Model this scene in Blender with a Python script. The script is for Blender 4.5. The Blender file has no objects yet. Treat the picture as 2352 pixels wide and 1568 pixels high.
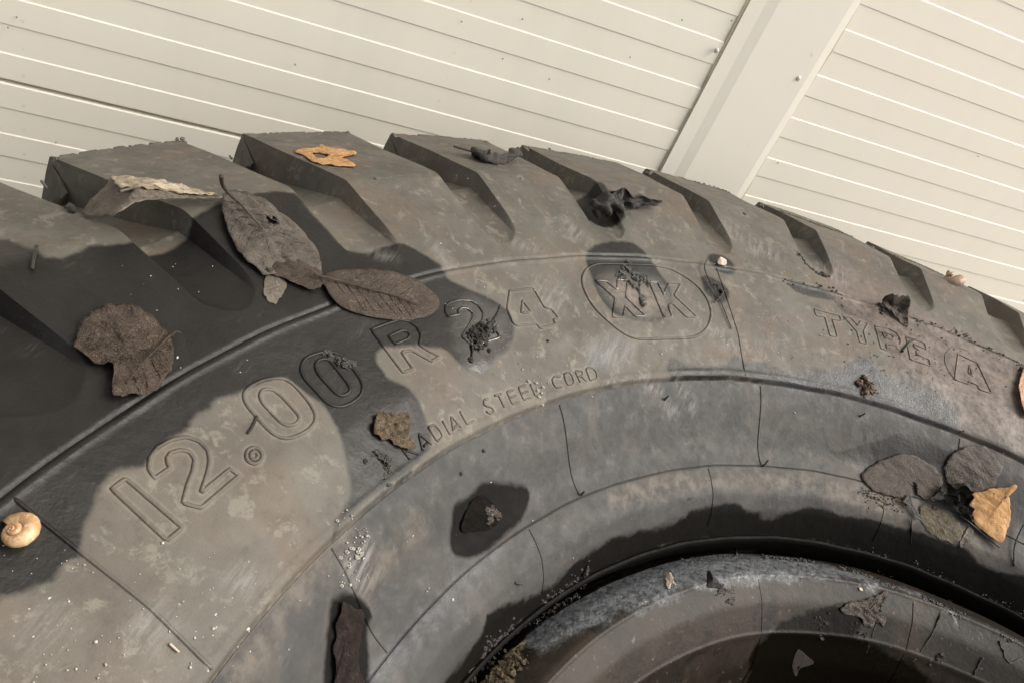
import bpy, math, random
import numpy as np
random.seed(7); rng = np.random.default_rng(7)
SC = bpy.context.scene
COL = SC.collection

# ------------------------------------------------------------------ camera, world, sun, exposure
ZM = 0.180                                   # height of the tyre's mid-plane above the ground
F, PITCH, ROLL = 1802.27, 0.6138, 0.4359     # focal length in px of a 2352 px wide frame
CAM = np.array([-0.327, -0.088, 0.3661 + ZM])
_f = np.array([0, math.cos(PITCH), -math.sin(PITCH)]); _u = np.array([0, math.sin(PITCH), math.cos(PITCH)]); _r = np.array([1., 0, 0])
RT = math.cos(ROLL)*_r + math.sin(ROLL)*_u; UP = -math.sin(ROLL)*_r + math.cos(ROLL)*_u
cd = bpy.data.cameras.new('camera'); cam = bpy.data.objects.new('camera', cd); COL.objects.link(cam)
cd.sensor_fit = 'HORIZONTAL'; cd.sensor_width = 36.0; cd.lens = 36.0*F/2352.0; cd.clip_start = 0.01; cd.clip_end = 500
from mathutils import Matrix, Vector
M = Matrix(((RT[0], UP[0], -_f[0], CAM[0]), (RT[1], UP[1], -_f[1], CAM[1]), (RT[2], UP[2], -_f[2], CAM[2]), (0, 0, 0, 1)))
cam.matrix_world = M
SC.camera = cam
SUN_EL, SUN_AZ = math.radians(42), math.radians(15)   # azimuth from +x towards +y
w = bpy.data.worlds.new('World'); SC.world = w; w.use_nodes = True
nt = w.node_tree; bg = nt.nodes['Background']; sky = nt.nodes.new('ShaderNodeTexSky')
sky.sky_type = 'NISHITA'; sky.sun_disc = False; sky.sun_elevation = SUN_EL; sky.sun_rotation = math.pi/2 - SUN_AZ
sky.air_density = 0.6; sky.dust_density = 6.0; sky.ozone_density = 1.0
hs = nt.nodes.new('ShaderNodeHueSaturation'); hs.inputs['Saturation'].default_value = 0.25
tintn = nt.nodes.new('ShaderNodeMix'); tintn.data_type = 'RGBA'; tintn.blend_type = 'MULTIPLY'; tintn.inputs[0].default_value = 1.0
tintn.inputs[7].default_value = (1.0, 0.965, 0.90, 1)
nt.links.new(sky.outputs[0], hs.inputs['Color']); nt.links.new(hs.outputs[0], tintn.inputs[6]); nt.links.new(tintn.outputs[2], bg.inputs[0])
bg.inputs[1].default_value = 0.15
sd = bpy.data.lights.new('sun', 'SUN'); sd.energy = 0.8; sd.angle = math.radians(50); sd.color = (1.0, 0.95, 0.88)
sun = bpy.data.objects.new('sun', sd); COL.objects.link(sun)
sv = Vector((math.cos(SUN_EL)*math.cos(SUN_AZ), math.cos(SUN_EL)*math.sin(SUN_AZ), math.sin(SUN_EL)))
sun.rotation_euler = (-sv).to_track_quat('-Z', 'Y').to_euler(); sun.location = sv*5
SC.view_settings.view_transform = 'Standard'; SC.view_settings.look = 'None'; SC.view_settings.gamma = 1.0
SC.view_settings.exposure = 0.93

# ------------------------------------------------------------------ profile of the tyre (r, z relative to mid-plane)
def smooth_poly(pts, n, sig):
    pts = np.array(pts, float); s = np.r_[0, np.cumsum(np.hypot(*np.diff(pts, axis=0).T))]
    t = np.linspace(0, s[-1], n); r = np.interp(t, s, pts[:, 0]); z = np.interp(t, s, pts[:, 1])
    k = int(max(1, 3*sig/(t[1]-t[0]))); x = np.arange(-k, k+1)*(t[1]-t[0]); g = np.exp(-x*x/2/sig/sig); g /= g.sum()
    def sm(a):
        p = np.r_[2*a[0]-a[k:0:-1], a, 2*a[-1]-a[-2:-k-2:-1]]; return np.convolve(p, g, 'valid')
    return np.c_[sm(r), sm(z)]
O_EDGE = (0.595, 0.1447)
seg_out = smooth_poly([(.3667, .1329), (.39, .1465), (.4364, .1619), (.47, .1685), (.5035, .1725), O_EDGE], 330, .0022)
seg_tread = np.array([(.5955, .1435), (.598, .135), (.603, .11), (.608, .07), (.612, .03), (.613, 0)])
seg_bc = smooth_poly([(.3289, .0982), (.3365, .1010), (.3430, .1070), (.3510, .1165), (.3580, .1240), (.3650, .1290)], 90, .0028)
seg_cd = smooth_poly([(.3035, .0660), (.3055, .0725), (.3090, .0820), (.3150, .0905), (.3225, .0955), (.3280, .0978)], 70, .0015)
BASE_R = np.r_[seg_cd[:, 0], seg_bc[:, 0], seg_out[:, 0], seg_tread[:, 0]]
BASE_Z = np.r_[seg_cd[:, 1], seg_bc[:, 1], seg_out[:, 1], seg_tread[:, 1]]
flap = smooth_poly([(.312, .036), (.3060, .0455), (.3000, .0535), (.2905, .0615), (.2780, .0672), (.2640, .0590), (.2525, .0475), (.2440, .030), (.2370, .0), (.2340, -.05), (.234, -.12)], 260, .0016)
def zr(r):
    r = np.asarray(r, float)
    zf = np.interp(r, flap[::-1, 0], flap[::-1, 1])
    zt = np.interp(r, BASE_R, BASE_Z)
    return np.where(r < .3030, zf, zt)

# groove table: (end of block i, start of block i+1) in degrees; blocks run from L (high angle) down to R
Ls = [169.35, 159.95, 149.85, 140.0, 129.8, 119.0, 108.5, 98.1, 88.6]
Rs = [163.35, 153.6, 143.2, 133.0, 121.6, 111.7, 101.1, 92.2, 82.4]
a = 88.6
while a - 10.32 > 169.35 - 360 + 9: a -= 10.32; Ls.append(a); Rs.append(a - 6.6)
Ls = [169.35] + Ls[1:]; NB = len(Ls)
Rs[-1] = 169.35 - 360 + 3.6 if Rs[-1] < 169.35-360+3.0 else Rs[-1]
GRO = []                                                       # grooves (theta low, theta high)
for i in range(NB):
    nxt = Ls[i+1] if i+1 < NB else Ls[0]-360
    GRO.append((nxt, Rs[i]))
def uneven(th, r): return .0003*np.sin(np.radians(th)*23+r*40)+.0002*np.sin(np.radians(th)*57-r*90)
def wrap(th): return (th - 169.35) % 360.0 - 360.0 + 169.35      # into (-190.65, 169.35]
def groove(th, r, z):
    """depth of the lateral grooves at angle th (deg) and profile point (r, z)"""
    tw = wrap(np.asarray(th, float)); tw = np.where(tw > 169.349, tw-360, tw)
    dep = np.zeros(np.broadcast(tw, r).shape)
    out = np.where(np.abs(z) > .1, np.clip((r-.449)/(.595-.449), 0, 1), 1.0)
    for lo, hi in GRO:
        for sh in (0, 360):
            m = (tw > lo+sh-.01) & (tw < hi+sh+.01)
            if not m.any(): continue
            u = (tw - lo - sh)/(hi-lo)
            rin = .449 + .010*(2*u-1)**2
            o = np.clip((r - rin)/(.595 - rin), 0, 1)
            D = np.where(np.abs(z) > .1, .0235*o**.74, .0235*np.clip((np.abs(z)-.02)/.07, 0, 1))
            dl = (tw-lo-sh); dh = (hi+sh-tw)
            wl = np.clip(dl/.32, 0, 1); wh = np.clip(dh/.32, 0, 1)
            ramp = lambda q, d: .80*q + .20*np.clip(d/1.5, 0, 1)**.7
            f = np.minimum(ramp(wl, dl), ramp(wh, dh))
            dep = np.where(m, np.maximum(dep, D*f), dep)
    return dep

# ------------------------------------------------------------------ pixel of the photograph -> point on the real surface
def rays(P):
    P = np.atleast_2d(np.array(P, float))
    return ((P[:, 0]-1176)/F)[:, None]*RT - ((P[:, 1]-784)/F)[:, None]*UP + _f
def hit(P, off=0.0):
    d = rays(P); out = np.zeros((len(d), 3)); offs = np.broadcast_to(off, len(d))
    ts = np.linspace(.12, 1.3, 2400)
    for k in range(len(d)):
        x = CAM + ts[:, None]*d[k]; r = np.hypot(x[:, 0], x[:, 1]); s = x[:, 2]-ZM-zr(r)-offs[k]
        ok = (s <= 0) & (r > .235) & (r < .5975)
        i = int(np.argmax(ok)) if ok.any() else int(np.argmin(np.where(r < .5975, np.abs(s), 9)))
        if i > 0 and s[i-1] > 0 and ok[i]:
            q = s[i-1]/(s[i-1]-s[i]); out[k] = x[i-1]+(x[i]-x[i-1])*q
        else: out[k] = x[i]
    return out
def pol(X):
    X = np.atleast_2d(X); return np.degrees(np.arctan2(X[:, 1], X[:, 0])) % 360, np.hypot(X[:, 0], X[:, 1])
R0 = .45
def plan(X):                                                   # flat map of the surface used for stains and painted sheen
    th, r = pol(X); return np.c_[np.radians(th)*R0, r]
def z2(l): return [(758.3+x*.34722, 233.3+y*.34722, *q) for x, y, *q in l]
def z3(l): return [(1535.3+x*.34722, 350+y*.34722, *q) for x, y, *q in l]
def z4(l): return [(x*.34722, 700+y*.34722, *q) for x, y, *q in l]
def z5(l): return [(700+x*.34722, 700+y*.34722, *q) for x, y, *q in l]
def z6(l): return [(1535.3+x*.34722, 758.3+y*.34722, *q) for x, y, *q in l]
def z8(l): return [(700+x*.34722, 1023.75+y*.34722, *q) for x, y, *q in l]
def z9(l): return [(1535.3+x*.34722, 1023.75+y*.34722, *q) for x, y, *q in l]
def zA(l): return [(1312.5+x*.1488, 571.7+y*.1488, *q) for x, y, *q in l]
def zT(l): return [(1837.5+x*.19345, 688.3+y*.19345, *q) for x, y, *q in l]
def zR(l): return [(910+x*.20833, 816.7+y*.20833, *q) for x, y, *q in l]
def zL(l): return [(1954.2+x*.1693, 991.7+y*.1693, *q) for x, y, *q in l]

# ------------------------------------------------------------------ stains and painted sheen, as outlines on the rubber
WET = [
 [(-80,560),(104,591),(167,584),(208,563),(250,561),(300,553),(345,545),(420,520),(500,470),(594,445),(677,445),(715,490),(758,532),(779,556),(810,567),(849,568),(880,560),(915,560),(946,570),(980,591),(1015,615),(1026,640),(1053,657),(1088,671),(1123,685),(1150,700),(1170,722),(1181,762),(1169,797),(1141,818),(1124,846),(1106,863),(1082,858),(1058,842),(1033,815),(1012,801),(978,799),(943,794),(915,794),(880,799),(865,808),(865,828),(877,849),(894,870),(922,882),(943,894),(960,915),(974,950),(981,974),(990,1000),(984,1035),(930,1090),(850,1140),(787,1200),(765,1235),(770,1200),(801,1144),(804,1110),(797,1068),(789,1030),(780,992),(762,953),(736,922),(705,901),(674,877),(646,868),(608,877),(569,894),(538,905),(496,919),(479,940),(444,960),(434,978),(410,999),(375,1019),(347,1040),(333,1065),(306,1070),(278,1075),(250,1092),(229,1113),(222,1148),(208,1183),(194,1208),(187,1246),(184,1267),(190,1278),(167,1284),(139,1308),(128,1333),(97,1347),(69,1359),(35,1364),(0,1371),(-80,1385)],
 [(1345,594),(1355,573),(1383,558),(1418,556),(1453,560),(1480,580),(1501,608),(1522,636),(1539,660),(1545,695),(1526,733),(1498,742),(1470,737),(1435,730),(1408,719),(1383,692),(1362,650),(1349,615)],
 [(1625,590),(1640,582),(1662,588),(1682,603),(1690,620),(1683,630),(1662,628),(1640,618)],
 [(1610,640),(1617,632),(1640,640),(1662,655),(1675,675),(1668,692),(1655,697),(1635,685),(1618,665)],
 [(1321,445),(1366,417),(1390,428),(1400,449),(1435,497),(1411,513),(1376,504),(1342,480),(1328,463)],
 [(1540,818),(1570,833),(1622,841),(1667,838),(1688,810),(1709,831),(1761,833),(1796,849),(1834,854),(1865,843),(1917,852),(1945,835),(1986,822),(2014,845),(2038,866),(2060,862),(2055,830),(2035,800),(2010,765),(1985,735),(1940,720),(1915,690),(1910,672),(2014,701),(2091,727),(2230,780),(2352,835),(2420,870),(2420,1110),(2352,1063.9),(2299,1036),(2195,989),(2090,951),(1987,916),(1848,892),(1702,869),(1540,869)],
 [(1800,640),(1830,650),(1900,668),(1925,676),(1915,690),(1870,682),(1825,668)],
]
DRIP = [[(x*.34722+1535.3, y*.34722+758.3) for x, y in p] for p in ([(1040,725),(1060,770),(1110,795),(1200,780),(1290,745),(1400,720),(1480,690),(1560,672),(1650,680),(1730,730),(1790,770),(1850,800),(1900,760),(1960,700),(2000,760),(1950,880),(1850,900),(1700,880),(1500,880),(1300,930),(1230,900),(1120,850),(1060,810)], [(1268,580),(1300,572),(1325,600),(1308,650),(1312,730),(1275,735),(1282,650)])]
DARK = [
 [(1033,1246),(1047,1274),(1075,1279),(1117,1263),(1162,1229),(1203,1183),(1217,1145),(1210,1117),(1179,1110),(1134,1103),(1106,1107),(1092,1124),(1068,1145),(1044,1163),(1037,1197)],
 [(738,1640),(742,1568),(747,1475),(755,1423),(762,1378),(787,1362),(811,1366),(839,1385),(853,1413),(846,1440),(844,1472),(850,1500),(846,1568),(850,1640)],
]
OIL = [
 [(1000,1600),(1060,1520),(1100,1465),(1117,1423),(1117,1409),(1134,1399),(1176,1381),(1214,1371),(1269,1343),(1325,1288),(1374,1256),(1412,1232),(1517,1213),(1556,1197),(1587,1173),(1640,1161),(1688,1154),(1716,1173),(1744,1173),(1757,1194),(1792,1184),(1830,1170),(1882,1166),(1935,1183),(2004,1190),(2056,1208),(2126,1225),(2178,1246),(2223,1260),(2247,1288),(2299,1312),(2352,1322),(2420,1345),(2420,1500),(2352,1452),(2264,1405),(2160,1354),(2056,1316),(1952,1288),(1848,1263),(1744,1253),(1640,1257),(1535,1273),(1429,1310),(1342,1350),(1260,1398),(1190,1452),(1120,1512),(1070,1568),(1040,1620)],
 [(1709,1640),(1711,1568),(1723,1510),(1751,1472),(1785,1430),(1830,1409),(1886,1395),(1935,1385),(1987,1400),(1975,1440),(1968,1465),(2091,1517),(2150,1568),(2150,1640)],
]
MUD = [
 [(1390,1135),(1480,1105),(1560,1090),(1650,1085),(1760,1083),(1860,1090),(1960,1110),(2060,1130),(2160,1180),(2260,1245),(2300,1300),(2230,1275),(2120,1230),(2000,1190),(1950,1165),(1850,1125),(1700,1110),(1560,1130),(1440,1160)],
 [(520,1540),(620,1420),(700,1320),(770,1235),(830,1170),(800,1240),(720,1340),(620,1470),(560,1580)],
 [(970,550),(1010,590),(1060,610),(1030,640),(1000,612),(975,580)],
 [(1130,540),(1200,560),(1260,590),(1230,600),(1170,580),(1110,570)],
 [(860,1290),(960,1180),(985,1195),(900,1300),(840,1370)],
 [(1090,1568),(1120,1520),(1170,1480),(1200,1470),(1190,1510),(1140,1560),(1120,1610)],
]
GLOSS = [
 [(1378,650),(1400,640),(1460,640),(1500,645),(1535,665),(1540,695),(1522,728),(1490,735),(1440,722),(1410,700),(1385,675)],
 [(1060,700),(1120,700),(1160,720),(1172,760),(1160,795),(1130,815),(1105,850),(1080,845),(1050,800)],
]
BLUE_SHEEN = [  # bluish sheen and highlights of the wet rubber, put into the colour
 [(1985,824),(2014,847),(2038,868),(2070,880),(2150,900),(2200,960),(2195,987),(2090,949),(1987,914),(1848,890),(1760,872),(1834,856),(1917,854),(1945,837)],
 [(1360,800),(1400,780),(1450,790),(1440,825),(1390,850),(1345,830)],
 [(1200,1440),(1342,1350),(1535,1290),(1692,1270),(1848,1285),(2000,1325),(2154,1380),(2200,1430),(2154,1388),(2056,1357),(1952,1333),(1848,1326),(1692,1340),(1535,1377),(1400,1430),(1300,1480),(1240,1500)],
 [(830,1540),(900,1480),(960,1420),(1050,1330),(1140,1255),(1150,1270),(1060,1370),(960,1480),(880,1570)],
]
CLEAN = [[(560,1680),(482,1568),(555,1472),(660,1358),(764,1250),(839,1163),(943,1086),(1033,1031),(1117,986),(1221,944),(1394,890),(1517,873),(1702,871),(1848,893),(1987,917),(2091,952),(2195,990),(2299,1037),(2420,1100),(2420,1500),(2352,1423),(2160,1329),(1952,1267),(1744,1236),(1535,1255),(1342,1336),(1190,1440),(1060,1560),(1000,1680)]]
PINK_DUST_SHEEN = [  # pinkish dust at the right; on the emblem, sheen painted as colour
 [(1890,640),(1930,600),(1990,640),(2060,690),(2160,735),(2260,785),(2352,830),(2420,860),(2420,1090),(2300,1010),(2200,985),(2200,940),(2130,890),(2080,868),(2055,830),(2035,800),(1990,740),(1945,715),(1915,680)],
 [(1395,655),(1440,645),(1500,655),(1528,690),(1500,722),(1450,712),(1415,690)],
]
SCUFF = [
 [(1594,738),(1604,731),(1694,800),(1688,808)],
 [(1350,810),(1375,790),(1420,782),(1455,790),(1445,815),(1400,838),(1355,835)],
 [(1480,872),(1510,880),(1560,945),(1540,950)],[(1545,872),(1560,876),(1600,940),(1590,945)],
 [(1160,545),(1230,560),(1250,575),(1200,575)],[(1295,500),(1330,520),(1350,560),(1310,545)],
 [(1700,545),(1760,560),(1800,600),(1740,590)],[(980,555),(1000,560),(1040,610),(1020,612)],
 [(1640,500),(1690,520),(1700,545),(1660,530)],[(850,560),(880,570),(905,590),(880,590)],
 [(1860,590),(1920,600),(1960,660),(1900,640)],[(1240,640),(1300,660),(1290,720),(1240,700)],
 [(520,1330),(560,1300),(600,1330),(560,1370)],[(300,1440),(360,1400),(400,1430),(340,1480)],[(60,1440),(130,1400),(170,1450),(90,1490)],[(785,1250),(820,1222),(850,1240),(870,1290),(860,1340),(820,1350),(790,1310)],
]
def sdf(Q, poly):
    """signed distance (positive inside) of points Q (n,2) to polygon, metres"""
    out = np.full(len(Q), -.05); lo = poly.min(0)-.02; hi = poly.max(0)+.02
    m = (Q[:, 0] > lo[0]) & (Q[:, 0] < hi[0]) & (Q[:, 1] > lo[1]) & (Q[:, 1] < hi[1]); idx = np.where(m)[0]
    for c in range(0, len(idx), 60000):
        ii = idx[c:c+60000]; q = Q[ii]; d2 = np.full(len(q), 1e9); ins = np.zeros(len(q), bool)
        for k in range(len(poly)):
            p0 = poly[k]; p1 = poly[(k+1) % len(poly)]; e = p1-p0; v = q-p0
            t = np.clip((v@e)/max(e@e, 1e-12), 0, 1); w_ = v-t[:, None]*e; d2 = np.minimum(d2, (w_**2).sum(1))
            c1 = (p0[1] > q[:, 1]) != (p1[1] > q[:, 1])
            if abs(e[1]) > 1e-12: ins ^= c1 & (q[:, 0] < p0[0]+(q[:, 1]-p0[1])*e[0]/e[1])
        out[ii] = np.where(ins, 1, -1)*np.sqrt(d2)
    return out
def spl(P, n=3):                                               # rounder outlines (closed Catmull-Rom)
    P = np.array(P, float); out = []
    for i in range(len(P)):
        a, b, c, d = P[i-1], P[i], P[(i+1) % len(P)], P[(i+2) % len(P)]
        for t in np.arange(n)/n: out.append(.5*((2*b)+(c-a)*t+(2*a-5*b+4*c-d)*t*t+(3*b-a-3*c+d)*t**3))
    return np.array(out)
LAYERS = {'wet': WET+DRIP, 'dark': DARK, 'oil_shade': OIL, 'mud': MUD, 'gloss': GLOSS, 'blue': BLUE_SHEEN, 'clean': CLEAN, 'pink': PINK_DUST_SHEEN, 'scuff': SCUFF}
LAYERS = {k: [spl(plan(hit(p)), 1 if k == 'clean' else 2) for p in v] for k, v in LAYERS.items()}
def paint(me, X):
    Q = plan(X)
    for k, polys in LAYERS.items():
        v = np.full(len(Q), -.05)
        for p in polys: v = np.maximum(v, sdf(Q, p))
        if k == 'oil_shade':
            rq = np.hypot(X[:, 0], X[:, 1]); v = np.where((rq < .3040) & (rq > .2980) & (X[:, 2] > ZM), np.maximum(v, np.minimum(.3040-rq, rq-.2980)*1.5), v)  # bead lip and gap painted dark as well, shade put into the colour
        at = me.attributes.new(k, 'FLOAT', 'POINT'); at.data.foreach_set('value', v.astype(np.float32))

# ------------------------------------------------------------------ materials
def newmat(name):
    m = bpy.data.materials.new(name); m.use_nodes = True; t = m.node_tree; b = t.nodes['Principled BSDF']; return m, t, b
class NB_:
    """small helper to write node graphs"""
    def __init__(s, t): s.t = t
    def n(s, k, **kw):
        nd = s.t.nodes.new(k)
        for a, v in kw.items(): setattr(nd, a, v)
        return nd
    def inp(s, sock, v):
        if hasattr(v, 'is_linked') or hasattr(v, 'links'): s.t.links.new(v, sock)
        else: sock.default_value = v
    def math(s, op, a, b=0.0, c=None, clamp=False):
        nd = s.n('ShaderNodeMath', operation=op, use_clamp=clamp); s.inp(nd.inputs[0], a); s.inp(nd.inputs[1], b)
        if c is not None: s.inp(nd.inputs[2], c)
        return nd.outputs[0]
    def noise(s, scale, detail=4, rough=.55, dist=0.0, vec=None):
        nd = s.n('ShaderNodeTexNoise'); nd.inputs['Scale'].default_value = scale; nd.inputs['Detail'].default_value = detail
        nd.inputs['Roughness'].default_value = rough; nd.inputs['Distortion'].default_value = dist
        if vec is None: vec = s.coord()
        s.t.links.new(vec, nd.inputs['Vector']); return nd.outputs[0]
    def coord(s):
        if not hasattr(s, '_c'): s._c = s.n('ShaderNodeTexCoord').outputs['Object']
        return s._c
    def ss(s, v, a, b, lo=0.0, hi=1.0):
        nd = s.n('ShaderNodeMapRange', interpolation_type='SMOOTHSTEP'); s.inp(nd.inputs[0], v); nd.inputs[1].default_value = a; nd.inputs[2].default_value = b
        nd.inputs[3].default_value = lo; nd.inputs[4].default_value = hi; return nd.outputs[0]
    def mix(s, f, a, b):
        nd = s.n('ShaderNodeMix', data_type='RGBA'); s.inp(nd.inputs[0], f)
        for k, v in ((6, a), (7, b)):
            if isinstance(v, tuple): nd.inputs[k].default_value = v+(1,) if len(v) == 3 else v
            else: s.t.links.new(v, nd.inputs[k])
        return nd.outputs[2]
    def attr(s, name):
        nd = s.n('ShaderNodeAttribute', attribute_name=name); return nd.outputs['Fac']
    def bump(s, h, strength, dist, nrm=None):
        nd = s.n('ShaderNodeBump'); nd.inputs['Strength'].default_value = strength; nd.inputs['Distance'].default_value = dist
        s.t.links.new(h, nd.inputs['Height'])
        if nrm is not None: s.t.links.new(nrm, nd.inputs['Normal'])
        return nd.outputs[0]
def make_rubber():
    m, t, b = newmat('tyre_rubber'); g = NB_(t)
    nA = g.noise(9, 6, .6); nB = g.noise(38, 5, .6, .4); nC = g.noise(160, 5, .65); nD = g.noise(900, 3, .6)
    dusty = g.mix(g.ss(nB, .35, .68), (.078, .071, .060), (.118, .108, .090))
    dusty = g.mix(g.ss(nA, .45, .7, 0, .5), dusty, (.095, .078, .062))
    dusty = g.mix(g.ss(nC, .60, .74, 0, .45), dusty, (.175, .16, .13))
    warm = g.math('MULTIPLY', g.ss(g.noise(22, 4, .6, .8), .48, .66), .7); dusty = g.mix(warm, dusty, (.118, .090, .068))
    pale = g.math('MULTIPLY', g.ss(g.noise(120, 6, .7, .35), .54, .64), .75); dusty = g.mix(pale, dusty, (.175, .162, .132))
    green = g.math('MULTIPLY', g.ss(g.noise(15, 3, .6, .5), .50, .70), .45); dusty = g.mix(green, dusty, (.090, .094, .080))
    dusty = g.mix(g.math('MULTIPLY', g.ss(g.attr('halo'), .0004, .0022, 1, 0), g.ss(nC, .3, .6, .35, .85)), dusty, (.185, .165, .132))
    scuff = g.math('MULTIPLY', g.ss(nC, .30, .42, 1, 0), .35)
    dusty = g.mix(scuff, dusty, (.050, .047, .042))
    clean = g.mix(g.ss(nB, .3, .7), (.029, .029, .0292), (.046, .0445, .0435))
    clean = g.mix(g.math('MULTIPLY', g.ss(g.noise(26, 5, .65, 1.0), .46, .66), .7), clean, (.075, .066, .058)); clean = g.mix(g.math('MULTIPLY', g.ss(g.noise(17, 5, .65, .6), .5, .7), .6), clean, (.026, .027, .028))
    clean = g.mix(g.ss(nC, .58, .72, 0, .35), clean, (.11, .10, .085))
    wob = g.math('MULTIPLY', g.math('SUBTRACT', nC, .5), .0035)
    wob2 = g.math('MULTIPLY', g.math('SUBTRACT', nB, .5), .006)
    def mask(name, e, wb=wob): return g.ss(g.math('ADD', g.attr(name), wb), -e, e)
    mc = mask('clean', .0006); col = g.mix(mc, dusty, clean)
    mm = mask('mud', .006, g.math('ADD', wob, wob2)); mm = g.math('MULTIPLY', mm, g.ss(nC, .34, .62, .15, .9))
    col = g.mix(mm, col, g.mix(nC, (.065, .054, .044), (.14, .117, .093)))
    mb = g.math('MULTIPLY', mask('blue', .005, wob2), g.ss(nC, .3, .65, .3, .9)); col = g.mix(mb, col, (.085, .089, .096))  # bluish sheen mixed into the base colour
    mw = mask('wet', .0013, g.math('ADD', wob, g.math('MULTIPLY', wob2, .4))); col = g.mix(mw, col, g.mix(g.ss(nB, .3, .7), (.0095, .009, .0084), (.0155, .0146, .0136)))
    mbw = g.math('MULTIPLY', mb, mw); col = g.mix(g.math('MULTIPLY', mbw, .7), col, (.078, .086, .100))  # the same painted sheen over the wet parts
    mp = g.math('MULTIPLY', mask('pink', .010, wob2), g.ss(nC, .28, .62, .35, .95)); col = g.mix(mp, col, g.mix(nC, (.090, .068, .058), (.190, .148, .125)))  # pinkish dust, with the emblem's sheen painted in
    strk = g.n('ShaderNodeMapping'); strk.inputs['Scale'].default_value = (1, .12, .3); strk.inputs['Rotation'].default_value = (0, 0, .9); t.links.new(g.coord(), strk.inputs['Vector'])
    nS = g.noise(420, 4, .7, 0, strk.outputs[0])
    msf = g.math('MULTIPLY', mask('scuff', .006, wob2), g.ss(nS, .42, .62, 0, .75)); col = g.mix(msf, col, (.20, .19, .18))
    col = g.mix(g.math('MULTIPLY', g.ss(nS, .60, .74), g.math('MULTIPLY', g.ss(nB, .45, .6), .25)), col, (.13, .12, .105))
    nG = g.noise(2300, 2, .6); col = g.mix(g.ss(nG, .2, .8, .0, .22), col, (0, 0, 0)); col = g.mix(g.ss(nG, .62, .85, 0, .12), col, (.3, .28, .25))
    mdk = mask('dark', .0013, g.math('ADD', wob, g.math('MULTIPLY', wob2, .6))); col = g.mix(mdk, col, (.0055, .0053, .0045))
    mo = mask('oil_shade', .0009); col = g.mix(mo, col, g.mix(nC, (.0035, .0033, .0025), (.007, .0063, .005)))
    t.links.new(col, b.inputs['Base Color'])
    mg = mask('gloss', .006, wob2)
    rough = g.math('SUBTRACT', g.ss(nC, .3, .7, .74, .62), g.math('MULTIPLY', mw, .24))
    rough = g.math('SUBTRACT', rough, g.math('MULTIPLY', g.math('MULTIPLY', mg, mw), .32))
    rough = g.math('SUBTRACT', rough, g.math('MULTIPLY', mo, .02)); rough = g.math('SUBTRACT', rough, g.math('MULTIPLY', mb, .12))
    rough = g.math('SUBTRACT', rough, g.math('MULTIPLY', mdk, .05))
    t.links.new(rough, b.inputs['Roughness'])
    t.links.new(g.math('SUBTRACT', .45, g.math('MAXIMUM', g.math('MULTIPLY', g.math('MAXIMUM', mo, mdk), .38), g.math('MULTIPLY', mw, .20))), b.inputs['Specular IOR Level'])
    sp_ = g.math('ADD', b.inputs['Specular IOR Level'].links[0].from_socket, g.math('MULTIPLY', g.math('MULTIPLY', mg, mw), .75)); t.links.new(sp_, b.inputs['Specular IOR Level'])
    n0 = g.bump(nB, .35, .0022); n1 = g.bump(nC, .45, .0008, n0); n2 = g.bump(nD, .5, .00012, n1)
    gr = g.math('MULTIPLY', g.ss(nD, .4, .6), mb); n3 = g.bump(gr, .5, .00022, n2)
    t.links.new(n3, b.inputs['Normal']); return m
RUBBER = make_rubber()
def simple(name, c0, c1, scale=60, rough=.6, bump=.0004, spec=.4, c2=None, detail=5, trans=0.0):
    m, t, b = newmat(name); g = NB_(t); n = g.noise(scale, detail, .62); n2 = g.noise(scale*5, 4, .6)
    col = g.mix(g.ss(n, .35, .65), c0, c1)
    if c2: col = g.mix(g.ss(n2, .56, .72, 0, .8), col, c2)
    t.links.new(col, b.inputs['Base Color']); b.inputs['Roughness'].default_value = rough; b.inputs['Specular IOR Level'].default_value = spec
    if trans: b.inputs['Transmission Weight'].default_value = trans
    h = g.math('ADD', n, g.math('MULTIPLY', n2, .6)); t.links.new(g.bump(h, .7, bump), b.inputs['Normal']); return m
def make_paint(name, c0, c1, rough):
    m, t, b = newmat(name); g = NB_(t); n = g.noise(1.6, 3, .5); n2 = g.noise(60, 3, .5); n3 = g.noise(420, 2, .5)
    col = g.mix(n, c0, c1)
    mpg = g.n('ShaderNodeMapping'); mpg.inputs['Scale'].default_value = (1, 1, .12); t.links.new(g.coord(), mpg.inputs['Vector'])
    col = g.mix(g.ss(g.noise(14, 4, .6, 0, mpg.outputs[0]), .45, .75, 0, .22), col, (.66, .64, .56)); col = g.mix(g.ss(n2, .70, .76, 0, .25), col, (.35, .31, .24)); col = g.mix(g.ss(n3, .78, .82, 0, .5), col, (.2, .18, .14))
    t.links.new(col, b.inputs['Base Color']); b.inputs['Roughness'].default_value = rough; b.inputs['Specular IOR Level'].default_value = .4
    t.links.new(g.bump(n2, .12, .0008), b.inputs['Normal']); return m
PANEL = make_paint('panel_paint', (.86, .82, .715), (.90, .86, .76), .42)
TRIM = make_paint('trim_paint', (.85, .815, .725), (.87, .835, .75), .5)
SEAL = simple('yellowed_sealant', (.50, .45, .30), (.62, .57, .42), 90, .6)
STEEL = simple('screw_steel', (.5, .49, .46), (.65, .64, .6), 200, .3)
GROUND = simple('concrete', (.20, .19, .17), (.30, .285, .26), 8, .85, .002)

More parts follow.
